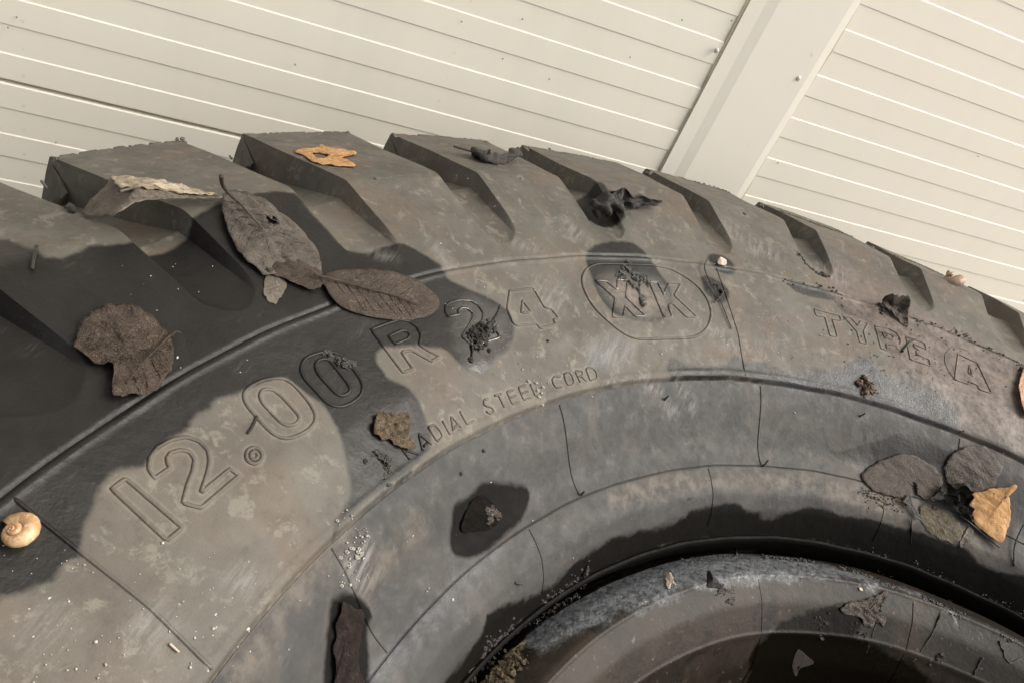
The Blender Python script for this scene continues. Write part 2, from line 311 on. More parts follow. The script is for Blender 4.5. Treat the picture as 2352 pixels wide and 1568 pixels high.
# ------------------------------------------------------------------ object helpers
def link(o, parent=None):
    COL.objects.link(o)
    if parent: o.parent = parent
    return o
def tag(o, label=None, cat=None, group=None, kind=None):
    for k, v in (('label', label), ('category', cat), ('group', group), ('kind', kind)):
        if v: o[k] = v
    return o
def empty(name, loc=(0, 0, 0)):
    o = bpy.data.objects.new(name, None); o.empty_display_size = .02; o.location = loc; return link(o)
def mesh(name, V, Fc, mat, parent=None, smooth=True, local=True):
    """V in world coordinates; the object's origin is put at the vertex centroid when it has no parent"""
    V = np.asarray(V, float); org = np.zeros(3)
    if parent is not None: org = np.array(parent.location)
    elif local: org = V.mean(0); org[2] = V[:, 2].min()
    me = bpy.data.meshes.new(name); me.from_pydata([tuple(v) for v in V-org], [], [tuple(int(i) for i in f) for f in Fc]); me.materials.append(mat)
    if smooth: me.polygons.foreach_set('use_smooth', [True]*len(me.polygons))
    me.update(); o = bpy.data.objects.new(name, me)
    if parent is None: o.location = org
    return link(o, parent)

# ------------------------------------------------------------------ the tyre
tyre = empty('tyre', (0, 0, 0)); tag(tyre, 'large black truck tyre lying flat, size lettering on its wet dusty sidewall', 'tyre')
# profile rows: (r, z) top half fine, from bead heel round the outside to the tread centre
DET = []                                                       # small steps and lines
def row_list():
    rows = []
    rows += [(.3250, -.02), (.3180, .020), (.3090, .040), (.3045, .052), (.3030, .058), (.3016, .0618), (.3009, .0635), (.3007, .0650), (.3011, .0664), (.3022, .0670), (.3029, .0664)]
    rows += list(map(tuple, seg_cd))
    rows += [(.3284, .09785), (.3287, .0974), (.3291, .0974)]
    rows += list(map(tuple, seg_bc[1:]))
    rows += [(.36545, .12925), (.36570, .1291), (.3660, .1295), (.36615, .1305), (.3662, .1318), (.3665, .1326)]
    rows += list(map(tuple, seg_out))
    rows += list(map(tuple, seg_tread[:1])) + [(.5966, .1395)] + list(map(tuple, seg_tread[1:]))
    return np.array(rows)
TOP = row_list()
# ridge line between sidewall and shoulder (a thin raised bead with a groove outside it)
rr = TOP[:, 0]; main = (TOP[:, 1] > .125)
TOP[:, 1] += np.where(main, .0006*np.exp(-((rr-.4352)/.0011)**2) - .0009*np.exp(-((rr-.4376)/.0007)**2) + .0004*np.exp(-((rr-.3685)/.0012)**2), 0)
nd_ = []
for i in range(len(TOP)-1):                                    # finer rows near the ridge
    nd_.append(TOP[i])
    if .431 < TOP[i, 0] < .441 and TOP[i, 1] > .12: nd_.append((TOP[i]+TOP[i+1])/2)
nd_.append(TOP[-1]); TOP = np.array(nd_)
rr = TOP[:, 0]
BOT = np.array([(r, -z) for r, z in [(.612, .03), (.608, .07), (.603, .11), (.5955, .143), (.57, .152), (.5035, .1725), (.47, .1685), (.449, .165), (.4364, .1619), (.39, .1465), (.3667, .1329), (.345, .108), (.3289, .098), (.312, .086), (.304, .066), (.304, .05), (.318, .03)]] )
CARC = np.array([(.345, -.08), (.40, -.125), (.47, -.147), (.54, -.13), (.575, -.08), (.582, 0), (.575, .08), (.54, .125), (.47, .143), (.40, .118), (.345, .07), (.325, .02)])
PR = np.r_[TOP, BOT, CARC]; nT = len(TOP)
fine = np.arange(62, 186.001, .078); coarse = np.arange(187, 62+360-.5, 1.0)
edges = []
for lo, hi in GRO:
    for e, sg in ((lo, 1), (hi, -1)): edges += [e, e+sg*.32, e+sg*.16, e+sg*.6, e+sg*1.1]
edges = (np.array(edges)-62) % 360 + 62
cols = np.unique(np.round(np.r_[fine, coarse, edges], 4)); cols = cols[cols < 62+360-.05]
keep = [cols[0]]
eset = set(np.round(edges, 4))
for c in cols[1:]:
    if c-keep[-1] < .03 and c not in eset: continue
    if c-keep[-1] < .03: keep[-1] = c
    else: keep.append(c)
cols = np.array(keep)
nC_, nR_ = len(cols), len(PR)
TH, RR = np.meshgrid(cols, PR[:, 0]); _, ZZ = np.meshgrid(cols, PR[:, 1])
dP = np.gradient(PR, axis=0); nrm = np.c_[-dP[:, 1], dP[:, 0]]; nrm /= np.linalg.norm(nrm, axis=1)[:, None]
nT_end = nT+8
nrm[:nT] *= np.where(nrm[:nT, 1] < 0, 1, 1)[:, None]
dep = np.zeros_like(RR); sl = slice(0, nT_end)
gm = (PR[:, 0] > .448) & (np.arange(nR_) < nT+8)
dep[gm] = groove(TH[gm], RR[gm], ZZ[gm])
# outward normal of the outer skin: (nr, nz)
on = nrm.copy(); on[(on[:, 0]*(PR[:, 0]-.45)+on[:, 1]*PR[:, 1]) < 0] *= -1
RR2 = RR - dep*on[:, 0:1]*1.0; ZZ2 = ZZ - dep*on[:, 1:2]
# worn, chipped outer edge of the blocks
_e = np.exp(-((PR[:, 0]-.5955)/.0022)**2)*(np.arange(nR_) < nT)
_c = np.convolve(rng.random(nC_), np.ones(3)/3, 'same'); _c = np.clip(_c-.62, 0, 1)*.012+.0004*np.sin(np.radians(cols)*211)+.0003*np.sin(np.radians(cols)*97)
RR2 = RR2-_e[:, None]*_c[None, :]*.7; ZZ2 = ZZ2-_e[:, None]*np.abs(_c)[None, :]*.6
# gentle moulding unevenness
un = uneven(TH, RR)
ZZ2 += np.where((np.arange(nR_) < nT)[:, None], un, 0)
X = RR2*np.cos(np.radians(TH)); Y = RR2*np.sin(np.radians(TH)); Z = ZZ2+ZM
VV = np.stack([X, Y, Z], -1)                                   # rows x cols x 3
def grid_normals(VV):
    A = VV; B = np.roll(VV, -1, 1); C_ = np.roll(np.roll(VV, -1, 0), -1, 1); D_ = np.roll(VV, -1, 0)
    fn = np.cross(B-D_, C_-A) if False else np.cross(C_-A, D_-B); l = np.linalg.norm(fn, axis=2, keepdims=True); return fn/np.maximum(l, 1e-15)
FN = -grid_normals(VV)                                         # face normal of quad (i,j): verts (i,j),(i,j+1),(i+1,j+1),(i+1,j)
CREASE = math.cos(math.radians(32))
def corner_normals():
    out = np.zeros(FN.shape[:2]+(4, 3), np.float32)
    for k, (di, dj) in enumerate(((0, 0), (0, 1), (1, 1), (1, 0))):
        acc = np.zeros_like(FN)
        for a_ in (0, -1):
            for b_ in (0, -1):
                N = np.roll(np.roll(FN, -(di+a_), 0), -(dj+b_), 1); ok = (N*FN).sum(2, keepdims=True) > CREASE
                acc += np.where(ok, N, 0)
        out[:, :, k] = acc/np.linalg.norm(acc, axis=2, keepdims=True)
    return out
CN = corner_normals()
idx = np.arange(nR_*nC_).reshape(nR_, nC_)
quads = np.stack([idx, np.roll(idx, -1, 0), np.roll(np.roll(idx, -1, 0), -1, 1), np.roll(idx, -1, 1)], -1); CN = CN[:, :, [0, 3, 2, 1]]
tm = (cols+((np.roll(cols, -1)-cols) % 360)/2)                 # face centre angle
tmw = wrap(tm); tmw = np.where(tmw > 169.349, tmw-360, tmw)
blk = np.full(nC_, -1)
for i in range(NB):
    for sh in (0, 360, -360): blk[(tmw < Ls[i]+sh+1e-3) & (tmw > Rs[i]+sh-1e-3)] = i
for i in range(NB):                                             # include the walls that belong to a block
    lo, hi = GRO[i]; j = (i+1) % NB
    for sh in (0, 360, -360):
        blk[(tmw > lo+sh) & (tmw < lo+sh+.33)] = j; blk[(tmw > hi+sh-.33) & (tmw < hi+sh)] = i
rmid = (PR[:, 0]+np.roll(PR[:, 0], -1))/2; rowi = np.arange(nR_)
part = np.zeros((nR_, nC_), int)                                # 0 carcass 1 bead 2 lower sidewall 3 sidewall 4 groove 10+ blocks
iB = int(np.argmax(TOP[:, 0] >= .3660)); iC = int(np.argmax(TOP[:, 0] >= .3286))
part[(rowi < iC)] = 1; part[(rowi >= iC) & (rowi < iB)] = 2; part[(rowi >= iB) & (rowi < nT+9)] = 3
outer = (rmid > .4525) & (rowi < nT+4)
part[np.ix_(outer, blk >= 0)] = 10 + np.broadcast_to(blk[blk >= 0], (outer.sum(), (blk >= 0).sum()))
part[np.ix_(outer, blk < 0)] = 4
def emit(name, mask):
    q = quads[mask]; cn = CN[mask]; flat = VV.reshape(-1, 3); u, inv = np.unique(q.ravel(), return_inverse=True)
    V = flat[u]; n = len(q); me = bpy.data.meshes.new(name)
    me.vertices.add(len(V)); me.vertices.foreach_set('co', V.astype(np.float32).ravel())
    me.loops.add(4*n); me.loops.foreach_set('vertex_index', inv.astype(np.int32).ravel())
    me.polygons.add(n); me.polygons.foreach_set('loop_start', (np.arange(n)*4).astype(np.int32)); me.polygons.foreach_set('loop_total', np.full(n, 4, np.int32))
    me.polygons.foreach_set('use_smooth', np.ones(n, bool)); me.update(calc_edges=True)
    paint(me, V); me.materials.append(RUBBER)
    me.normals_split_custom_set(cn.reshape(-1, 3).tolist())
    o = bpy.data.objects.new(name, me); return link(o, tyre)
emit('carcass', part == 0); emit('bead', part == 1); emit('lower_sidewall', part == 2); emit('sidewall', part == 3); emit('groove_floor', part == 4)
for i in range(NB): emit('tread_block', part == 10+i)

def surf(XY, gro=False):
    th, r = pol(np.c_[XY[:, 0], XY[:, 1]]); z = zr(r)+np.where(r > .303, uneven(th, r), 0)
    if gro: z = z - groove(th, r, z)
    return z+ZM
def on_surface(X_, h=0.0, gro=False):
    X_ = np.array(X_, float); X_[:, 2] = surf(X_, gro)+h; return X_
def resample(P, step, closed=False):
    P = np.array(P, float)
    if closed: P = np.r_[P, P[:1]]
    s = np.r_[0, np.cumsum(np.linalg.norm(np.diff(P, axis=0), axis=1))]; n = max(2, int(s[-1]/step)+1); t = np.linspace(0, s[-1], n)
    Q = np.stack([np.interp(t, s, P[:, k]) for k in range(P.shape[1])], 1); return Q[:-1] if closed else Q
def chaikin(P, n=2, closed=False):
    P = np.array(P, float)
    for _ in range(n):
        Q = [];  N = len(P)
        for i in range(N if closed else N-1):
            a, b = P[i], P[(i+1) % N]; Q += [.75*a+.25*b, .25*a+.75*b]
        P = np.array(Q) if closed else np.array([P[0]]+Q+[P[-1]])
    return P
def tube(P, rad, sides=6, closed=False, flat=1.0):
    """verts and faces of a tube along 3-D points"""
    P = np.array(P, float); n = len(P); rad = np.broadcast_to(rad, n); V = []; Fc = []
    T = np.gradient(P, axis=0) if not closed else np.roll(P, -1, 0)-np.roll(P, 1, 0)
    T /= np.maximum(np.linalg.norm(T, axis=1, keepdims=True), 1e-12)
    for i in range(n):
        t = T[i]; upv = np.array([0, 0, 1.]) if abs(t[2]) < .9 else np.array([1., 0, 0])
        sx = np.cross(t, upv); sx /= np.linalg.norm(sx); nn = np.cross(sx, t)
        for k in range(sides):
            a = 2*math.pi*k/sides+math.pi/sides; V.append(P[i]+rad[i]*(math.cos(a)*sx+math.sin(a)*nn*flat))
    m = n if closed else n-1
    for i in range(m):
        for k in range(sides):
            a = i*sides+k; b = i*sides+(k+1) % sides; j = (i+1) % n; Fc.append((a, b, j*sides+(k+1) % sides, j*sides+k))
    if not closed: Fc += [tuple(range(sides))[::-1], tuple((n-1)*sides+k for k in range(sides))]
    return V, Fc
def join(parts):
    V = []; Fc = []
    for v, f in parts:
        b = len(V); V += list(v); Fc += [tuple(i+b for i in q) for q in f]
    return V, Fc
STROKES = []
def rubber_strokes(name, strokes, rad=.0007, hgt=.0, closed=(), flat=.9, step=.0012, label=None):
    """thin raised line moulded on the rubber; strokes are lists of photo points"""
    ps = []
    for k, s in enumerate(strokes):
        c = k in closed; P = hit(s); P = resample(P, step, c); P = on_surface(P, hgt); STROKES.append(P); ps.append(tube(P, rad, 6, c, flat))
    V, Fc = join(ps); o = mesh(name, V, Fc, RUBBER, tyre); paint(o.data, np.array(V))
    if label: o['label'] = label
    return o
def rc(P, n=2): return [tuple(p) for p in chaikin(P, n, True)]
LET = .00080
rubber_strokes('raised_digit', [z4([(738,1212),(830,1145),(1207,1470),(1105,1552)])], LET, closed=(0,), label='outlined digit 1')
two = [(1025,1145),(985,1085),(988,1010),(1040,935),(1130,888),(1230,870),(1320,900),(1375,960),(1387,1030),(1372,1110),(1345,1190),(1325,1248),(1520,1085),(1580,1130),(1330,1345),(1208,1312),(1240,1190),(1275,1100),(1288,1020),(1255,970),(1190,955),(1130,975),(1105,1010),(1108,1045),(1125,1075)]
rubber_strokes('raised_digit', [z4(two)], LET, closed=(0,), label='outlined digit 2')
circ = lambda cx_, cy_, r_: [(cx_+r_*math.cos(a), cy_+r_*math.sin(a)) for a in np.linspace(0, 2*math.pi, 20, endpoint=False)]
rubber_strokes('raised_point', [z4(circ(1680, 997, 54)), z4(circ(1680, 997, 27))], LET, closed=(0, 1))
rubber_strokes('raised_digit', [rc(z4([(1620,570),(1690,515),(1790,480),(1900,485),(1990,570),(2075,680),(2095,760),(2040,830),(1940,880),(1860,888),(1780,840),(1700,750),(1630,670),(1608,610)])), rc(z4([(1715,600),(1735,560),(1800,555),(1870,610),(1940,690),(1985,740),(1970,785),(1900,805),(1850,780),(1780,700),(1730,650)]))], LET, closed=(0, 1), label='outlined digit 0 on the dry patch')
rubber_strokes('raised_digit', [rc(z5([(-28,410),(0,350),(80,320),(150,305),(230,320),(300,395),(365,480),(388,540),(370,600),(300,650),(220,672),(140,640),(80,570),(10,500),(-22,450)])), rc(z5([(65,410),(85,362),(150,352),(190,395),(250,470),(300,535),(300,570),(250,600),(205,580),(160,530),(100,470)]))], LET, closed=(0, 1), label='outlined digit 0 on the wet patch')
rubber_strokes('raised_letter', [z5([(440,160),(530,128),(620,103),(690,112),(740,150),(768,205),(755,265),(820,310),(895,345),(835,375),(705,300),(640,310),(715,420),(650,447),(550,310)]), z5([(555,207),(640,170),(680,178),(698,205),(680,228),(598,257)])], LET, closed=(0, 1), label='outlined letter R')
rubber_strokes('raised_digit', [z5([(948,80),(930,50),(930,10),(960,-12),(1020,-26),(1098,-24),(1148,6),(1180,56),(1178,96),(1150,145),(1118,195),(1150,203),(1265,163),(1292,213),(1115,267),(1038,213),(1090,130),(1112,90),(1110,55),(1080,28),(1035,22),(1010,45),(1025,65)]), z5([(1080,205),(1110,150)])], LET*.9, closed=(0,), label='outlined digit 2 under the debris')
rubber_strokes('raised_digit', [z2([(1190,1247),(1345,1233),(1420,1360),(1465,1372),(1512,1432),(1478,1440),(1492,1470),(1390,1497),(1368,1465),(1235,1482),(1208,1460),(1172,1370)]), z2([(1275,1310),(1332,1390),(1266,1396)])], LET*.9, closed=(0, 1), label='outlined digit 4')
rubber_strokes('raised_letter', [zA([(365,497),(535,510),(700,640),(705,480),(870,490),(832,750),(1150,1040),(980,1045),(825,885),(795,1055),(632,1058),(668,768)])], LET*.85, closed=(0,), label='outlined letter X')
rubber_strokes('raised_letter', [zA([(1205,512),(1330,518),(1425,700),(1500,530),(1690,535),(1588,720),(1940,1052),(1778,1050),(1560,835),(1500,880),(1560,1040),(1428,1035)])], LET*.85, closed=(0,), label='outlined letter K')
rubber_strokes('emblem_border', [rc(zA([(160,480),(190,370),(270,285),(400,238),(700,235),(1000,245),(1350,265),(1550,310),(1750,410),(1950,560),(2080,730),(2150,900),(2160,1050),(2110,1200),(2020,1300),(1880,1362),(1500,1375),(1080,1388),(930,1360),(750,1270),(550,1110),(380,950),(270,790),(190,620)]), 1)], .0009, closed=(0,))
for lab, st, cl in (('T', [[(170,105),(470,190),(490,250),(385,225),(450,440),(360,420),(300,200),(195,185)]], (0,)),
    ('Y', [[(515,200),(600,215),(690,310),(720,255),(810,275),(750,385),(790,530),(705,510),(675,385)]], (0,)),
    ('P', [[(890,310),(1050,345),(1140,400),(1190,480),(1185,540),(1140,550),(1020,520),(1035,605),(960,580)], [(975,390),(1060,408),(1108,440),(1100,478),(1000,445)]], (0, 1)),
    ('E', [[(1250,440),(1475,510),(1503,587),(1345,525),(1355,570),(1425,605),(1370,615),(1385,650),(1530,705),(1550,785),(1305,705)]], (0,)),
    ('A', [[(1875,640),(2110,745),(2275,1110),(2130,1060),(2100,1005),(2005,965),(2000,995),(1840,935)], [(2012,775),(2000,860),(2050,905)]], (0, 1))):
    rubber_strokes('raised_letter', [zT(s) for s in st], LET*.8, closed=cl, label='outlined letter '+lab)
rubber_strokes('pad_outline', [zT([(1990,600),(1880,565),(1780,575),(1720,650),(1725,740),(1770,840),(1840,935)])], .0004)
RSC = [('R', [[(60,1010),(150,1135)],[(120,1040),(240,1085)],[(60,1010),(110,985),(150,1000),(130,1045),(90,1050)]]),('A', [[(290,1045),(245,860),(390,980)],[(300,1000),(340,960)]]),('D', [[(350,790),(450,950),(510,900),(480,830),(420,765),(350,790)]]),('I', [[(505,720),(590,875)]]),('A', [[(625,830),(600,665),(715,790)],[(625,810),(680,765)]]),('L', [[(700,610),(780,755),(860,715)]]),
 ('S', [[(1020,470),(965,485),(965,540),(1060,570),(1085,610),(1040,635),(990,610)]]),('T', [[(1080,440),(1165,415)],[(1125,430),(1195,570)]]),('E', [[(1300,370),(1220,390),(1280,530),(1365,500)],[(1250,460),(1330,430)]]),('E', [[(1435,315),(1350,340),(1410,480),(1495,455)],[(1380,410),(1460,380)]]),('L', [[(1480,300),(1540,435),(1620,410)]]),
 ('C', [[(1810,230),(1750,225),(1720,260),(1735,310),(1765,352),(1830,345)]]),('O', [[(1850,200),(1910,180),(1940,230),(1958,290),(1940,322),(1890,325),(1862,270),(1850,200)]]),('R', [[(2030,300),(1970,170),(2040,160),(2060,205),(2035,225),(2000,235)],[(2035,222),(2100,285)]]),('D', [[(2140,275),(2090,140),(2160,130),(2205,180),(2215,250),(2140,275)]])]
for ch, st in RSC: rubber_strokes('small_raised_letter', [zR(s) for s in st], .00062, label='small raised letter '+ch)
# radial mould lines and rubber hairs
def polar_line(th0, r0, r1, rad=.0005, th1=None, flat=.9):
    n = 60; t = np.linspace(0, 1, n); r = r0+(r1-r0)*t; th = np.radians(th0+((th1 if th1 is not None else th0)-th0)*t)
    P = np.c_[r*np.cos(th), r*np.sin(th), zr(r)+ZM]; P = on_surface(P); V, Fc = tube(P, rad, 6, False, flat)
    o = mesh('mould_line', V, Fc, RUBBER, tyre); paint(o.data, np.array(V)); return o
polar_line(175.6, .4352, .3672, .0007); polar_line(122.0, .4352, .3672, .0005); polar_line(166.3, .3645, .3295, .0005); polar_line(143.4, .3645, .3295, .0005)
polar_line(119.9, .3645, .3295, .0005); polar_line(96.2, .3645, .3295, .0005)
for th in (150., 127., 104.): polar_line(th, .3275, .3060, .0004)
def hair(name, pts, hs, rad=.0007, par=tyre, mat=None, taper=.6):
    P = hit(pts, np.array(hs)); P = chaikin(P, 2); R = np.linspace(rad, rad*taper, len(P)); V, Fc = tube(P, R, 6); return mesh(name, V, Fc, mat or RUBBER, par)
for p, q, h in (((1333,1137),(1343,1127),.004),((1753,1070),(1765,1055),.004),((1183,1337),(1201,1341),.002),((1526,917),(1537,907),.004),((1972,957),(1988,948),.004),((2091,1247),(2095,1190),.002),
                ((1575,1146),(1588,1144),.001),((2203,993),(2215,988),.003),((96,417),(107,432),.001),((533,365),(527,358),.001),((2360,700),(2352,690),.001),((1349,1292),(1338,1325),.002),((1690,1262),(1692,1275),.001)):
    o = hair('rubber_hair', [p, ((p[0]+q[0])/2, (p[1]+q[1])/2), q], [-.0005, h*.5, h], .0007); paint(o.data, np.array([v.co for v in o.data.vertices]))

# ------------------------------------------------------------------ the flap inside the tyre
def make_flapmat():
    m, t, b = newmat('flap_rubber'); g = NB_(t); nA = g.noise(14, 5, .6); nB = g.noise(60, 5, .65); nC = g.noise(260, 5, .65)
    col = g.mix(g.ss(nA, .35, .65), (.0130, .0100, .0078), (.030, .0215, .016)); col = g.mix(g.ss(nB, .58, .75, 0, .5), col, (.050, .038, .027)); col = g.mix(g.ss(g.noise(30, 5, .7, 1.5), .50, .62, 0, .8), col, (.010, .008, .006)); col = g.mix(g.ss(nC, .62, .70, 0, .5), col, (.16, .13, .10))
    mb = g.math('MULTIPLY', g.ss(g.math('ADD', g.attr('blue'), g.math('MULTIPLY', g.math('SUBTRACT', nB, .5), .02)), -.002, .004), g.ss(nC, .30, .6, .4, 1)); col = g.mix(mb, col, g.mix(nC, (.035, .039, .044), (.18, .195, .215)))  # bluish sheen of the wet band painted into its colour
    mm = g.math('MULTIPLY', g.ss(g.math('ADD', g.attr('mud'), g.math('MULTIPLY', g.math('SUBTRACT', nB, .5), .03)), -.003, .003), g.ss(nC, .4, .55)); col = g.mix(mm, col, (.35, .28, .19))
    mo = g.ss(g.math('ADD', g.attr('oil_shade'), g.math('MULTIPLY', g.math('SUBTRACT', nB, .5), .012)), -.0015, .0015); col = g.mix(mo, col, (.005, .0038, .0025))
    t.links.new(col, b.inputs['Base Color'])
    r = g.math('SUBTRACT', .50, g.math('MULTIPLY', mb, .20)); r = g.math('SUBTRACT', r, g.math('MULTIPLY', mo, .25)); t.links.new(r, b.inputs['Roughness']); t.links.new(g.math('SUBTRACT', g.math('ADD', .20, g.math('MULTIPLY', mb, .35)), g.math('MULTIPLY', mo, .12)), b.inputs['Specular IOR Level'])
    h = g.math('ADD', g.math('MULTIPLY', nB, 1.1), g.math('MULTIPLY', g.math('MULTIPLY', nC, mb), 1.5)); t.links.new(g.bump(h, .8, .0008), b.inputs['Normal']); return m
FLAPM = make_flapmat()
flo = empty('tyre_flap', (0, 0, 0)); tag(flo, 'brown rubber rim flap fitted inside the tyre opening, wet with a dark puddle', 'tyre flap')
fz = flap.copy()
ri = fz[:, 0]; isup = fz[:, 1] > .02
fz[:, 1] += np.where(isup, .0007*np.exp(-((ri-.2765)/.0006)**2)+.0010*np.exp(-((ri-.2520)/.0008)**2), 0)
fcols = np.unique(np.r_[np.arange(60, 186, .16), np.arange(186, 420, 2.0)])
def flap_grid():
    th = np.radians(fcols); back = np.array([(.242, -.12), (.246, 0), (.256, .03), (.268, .046), (.285, .052), (.300, .040)])
    P = np.r_[fz, back]; n, m = len(P), len(th)
    un = .0003*np.sin(th*9)[None, :]+.0003*np.sin(th*17+2)[None, :]*np.ones((n, 1))
    Rr = P[:, 0:1]+un*.5; V = np.stack([Rr*np.cos(th), Rr*np.sin(th), P[:, 1:2]+un+ZM], -1).reshape(-1, 3)
    Fc = []
    for i in range(n):
        for j in range(m): a = i*m+j; b = i*m+(j+1) % m; i2 = (i+1) % n; Fc.append((a, i2*m+j, i2*m+(j+1) % m, b))
    return V, Fc
V, Fc = flap_grid(); o = mesh('flap_band', V, Fc, FLAPM, flo); paint(o.data, V)
for th in (122.5, 99.5):
    r = np.linspace(.275, .2365, 40); t_ = math.radians(th); zf = np.interp(r, flap[::-1, 0], flap[::-1, 1])
    V, Fc = tube(np.c_[r*math.cos(t_), r*math.sin(t_), zf+ZM], .0004, 5); o = mesh('mould_line', V, Fc, FLAPM, flo); paint(o.data, np.array(V))

# ------------------------------------------------------------------ ground and wall
PSI, DW = -.4509, .605
nv = np.array([math.sin(PSI), math.cos(PSI), 0]); uv = np.array([math.cos(PSI), -math.sin(PSI), 0]); WO = np.array([CAM[0], CAM[1], 0])+nv*DW
P_ = .0337*DW; ZK = CAM[2]-.5162*DW                            # rib pitch and height of rib edge 0
def wp(u, dpt, z): return WO+uv*u-nv*dpt+np.array([0, 0, z])   # point on the wall: along, proud, height
gnd = mesh('ground', [(-150, -150, 0), (150, -150, 0), (150, 150, 0), (-150, 150, 0)], [(0, 1, 2, 3)], GROUND, smooth=False); tag(gnd, kind='structure')
wall = empty('wall', tuple(WO)); tag(wall, 'cream ribbed sandwich panel wall behind the tyre', 'wall')
U1, U2 = .5876*DW, .7424*DW; UL, UR = -3.0, 3.2; KTOP = 104
CH = .0010; DE = .00055                                          # chamfer height and rib depth
def strip_mesh(length, z0, z1, proud, ctop, cbot):
    """a rib seen from the front: flat face with chamfers to the level of its neighbours"""
    pts = [(0.0, z0)] if not cbot else [(0.0, z0), (proud, z0+CH*.8)]
    pts += [(proud, z1-CH)] if ctop else [(proud, z1)]
    if ctop: pts += [(0.0, z1)]
    return pts
def slat_mesh(pts, name):
    V = [];
    for u in (0.0, 1.0):
        for d, z in pts: V.append(uv*u-nv*d+np.array([0, 0, z]))
        V.append(uv*u+nv*.02+np.array([0, 0, pts[-1][1]])); V.append(uv*u+nv*.02+np.array([0, 0, pts[0][1]]))
    n = len(V)//2; Fc = [(i, (i+1) % n, n+(i+1) % n, n+i) for i in range(n)]+[tuple(range(n))[::-1], tuple(range(n, 2*n))]
    me = bpy.data.meshes.new(name); me.from_pydata([tuple(v) for v in V], [], Fc); me.materials.append(PANEL); me.update(); return me
rib = slat_mesh([(0, 0), (DE, CH*.8), (DE, P_-CH), (0, P_)], 'raised_slat'); rec = slat_mesh([(0, 0), (0, P_)], 'flat_slat')
def add_slat(me, name, u0, u1, z):
    o = bpy.data.objects.new(name, me); o.location = tuple(uv*u0+np.array([0, 0, z])); o.scale = (1, 1, 1); link(o, wall)
    return o
def stretched(me, L, cache={}):
    k = (me.name, round(L, 3))
    if k not in cache:
        m2 = me.copy(); c = np.empty(len(m2.vertices)*3); m2.vertices.foreach_get('co', c); c = c.reshape(-1, 3)
        half = len(c)//2; c[half:] += uv*(L-1); m2.vertices.foreach_set('co', c.ravel()); m2.update(); cache[k] = m2
    return cache[k]
kmin = int(ZK/P_)
SEAMZ = -.006
for u0, u1 in ((UL, U1+.004), (U2-.004, UR)):
    for k in range(-kmin, KTOP):
        z = ZK+k*P_
        if k == -1: z -= .003                                   # rib under the panel joint
        elif k < -1: z -= .003
        if z < 0: continue
        seamrow = k % 38
        raised = ((k % 2) == 0) if k >= 0 else ((k % 2) == 1)
        add_slat(stretched(rib if raised else rec, u1-u0), 'raised_slat' if raised else 'flat_slat', u0, u1, z)
def box_uv(name, u0, u1, d0, d1, z0, z1, mat, bev=0.0, parent=wall):
    pts = [(d0, u0), (d1-bev, u0), (d1, u0+bev*1.5), (d1, u1-bev*1.5), (d1-bev, u1), (d0, u1)]
    V = [wp(u, d, z) for z in (z0, z1) for d, u in pts]; n = len(pts)
    Fc = [(i, (i+1) % n, n+(i+1) % n, n+i) for i in range(n)]+[tuple(range(n))[::-1], tuple(range(n, 2*n))]
    return mesh(name, V, Fc, mat, parent, smooth=False)
ZT = ZK+KTOP*P_
# trim strip: flanges left and right, shallow raised middle
def trim_mesh():
    w_ = U2-U1; pts = [(DE+.0004, U1), (DE+.0018, U1+.0004), (DE+.0020, U1+w_*.15), (DE+.0030, U1+w_*.26), (DE+.0030, U2-w_*.13), (DE+.0030, U2-w_*.085), (DE+.0022, U2-.0004), (DE+.0004, U2), (.0, U2), (0, U1)]
    V = [wp(u, d, z) for z in (.02, ZT) for d, u in pts]; n = len(pts)
    Fc = [(i, (i+1) % n, n+(i+1) % n, n+i) for i in range(n)]+[tuple(range(n))[::-1], tuple(range(n, 2*n))]
    return mesh('trim_strip', V, Fc, TRIM, wall, smooth=False)
trim_mesh()
def sealant(u, amp):
    zz = np.arange(.02, ZT, .004); V = []; Fc = []
    nz_ = np.interp(zz, np.linspace(0, ZT, 60), rng.random(60)); wv = .0012+amp*nz_**2.2*.0048
    sg = -1 if u == U1 else 1
    for z, ww in zip(zz, wv): V += [wp(u, .0002, z), wp(u+sg*ww*.3, DE+.0013, z), wp(u+sg*ww, .0004, z)]
    for i in range(len(zz)-1):
        a = 3*i; Fc += [(a, a+1, a+4, a+3), (a+1, a+2, a+5, a+4)]
    return mesh('sealant_bead', V, Fc, SEAL, wall)
sealant(U1, .8); sealant(U2, .8)
def wall_at(px, py):
    d = rays([(px, py)])[0]; t = (DW-.012)/(d@nv); x = CAM+d*t-WO; return x@uv, x[2]
def screw(u, z):
    V = []; Fc = []; R_ = [(.0021, 0), (.0024, .0006), (.0021, .0013), (.0013, .0019), (.0004, .0021)]; ns = 12
    for rr_, hh in R_:
        for k in range(ns): a = 2*math.pi*k/ns; V.append(wp(u+rr_*math.cos(a), DE+.0022+hh, z+rr_*math.sin(a)))
    for i in range(len(R_)-1):
        for k in range(ns): Fc.append((i*ns+k, i*ns+(k+1) % ns, (i+1)*ns+(k+1) % ns, (i+1)*ns+k))
    Fc.append(tuple((len(R_)-1)*ns+k for k in range(ns))); mesh('screw', V, Fc, STEEL, wall)
us, zs = wall_at(1655, 126); us2, zs2 = wall_at(1844, 190)
for z in np.arange(zs-4*.16, ZT, .16):
    if z > .05: screw(us, z); screw(us2, z+(zs2-zs))
u_, z_ = wall_at(1712, 8)
WSPK = simple('wall_specks', (.22, .2, .16), (.34, .3, .24), 300, .8)
sp = []
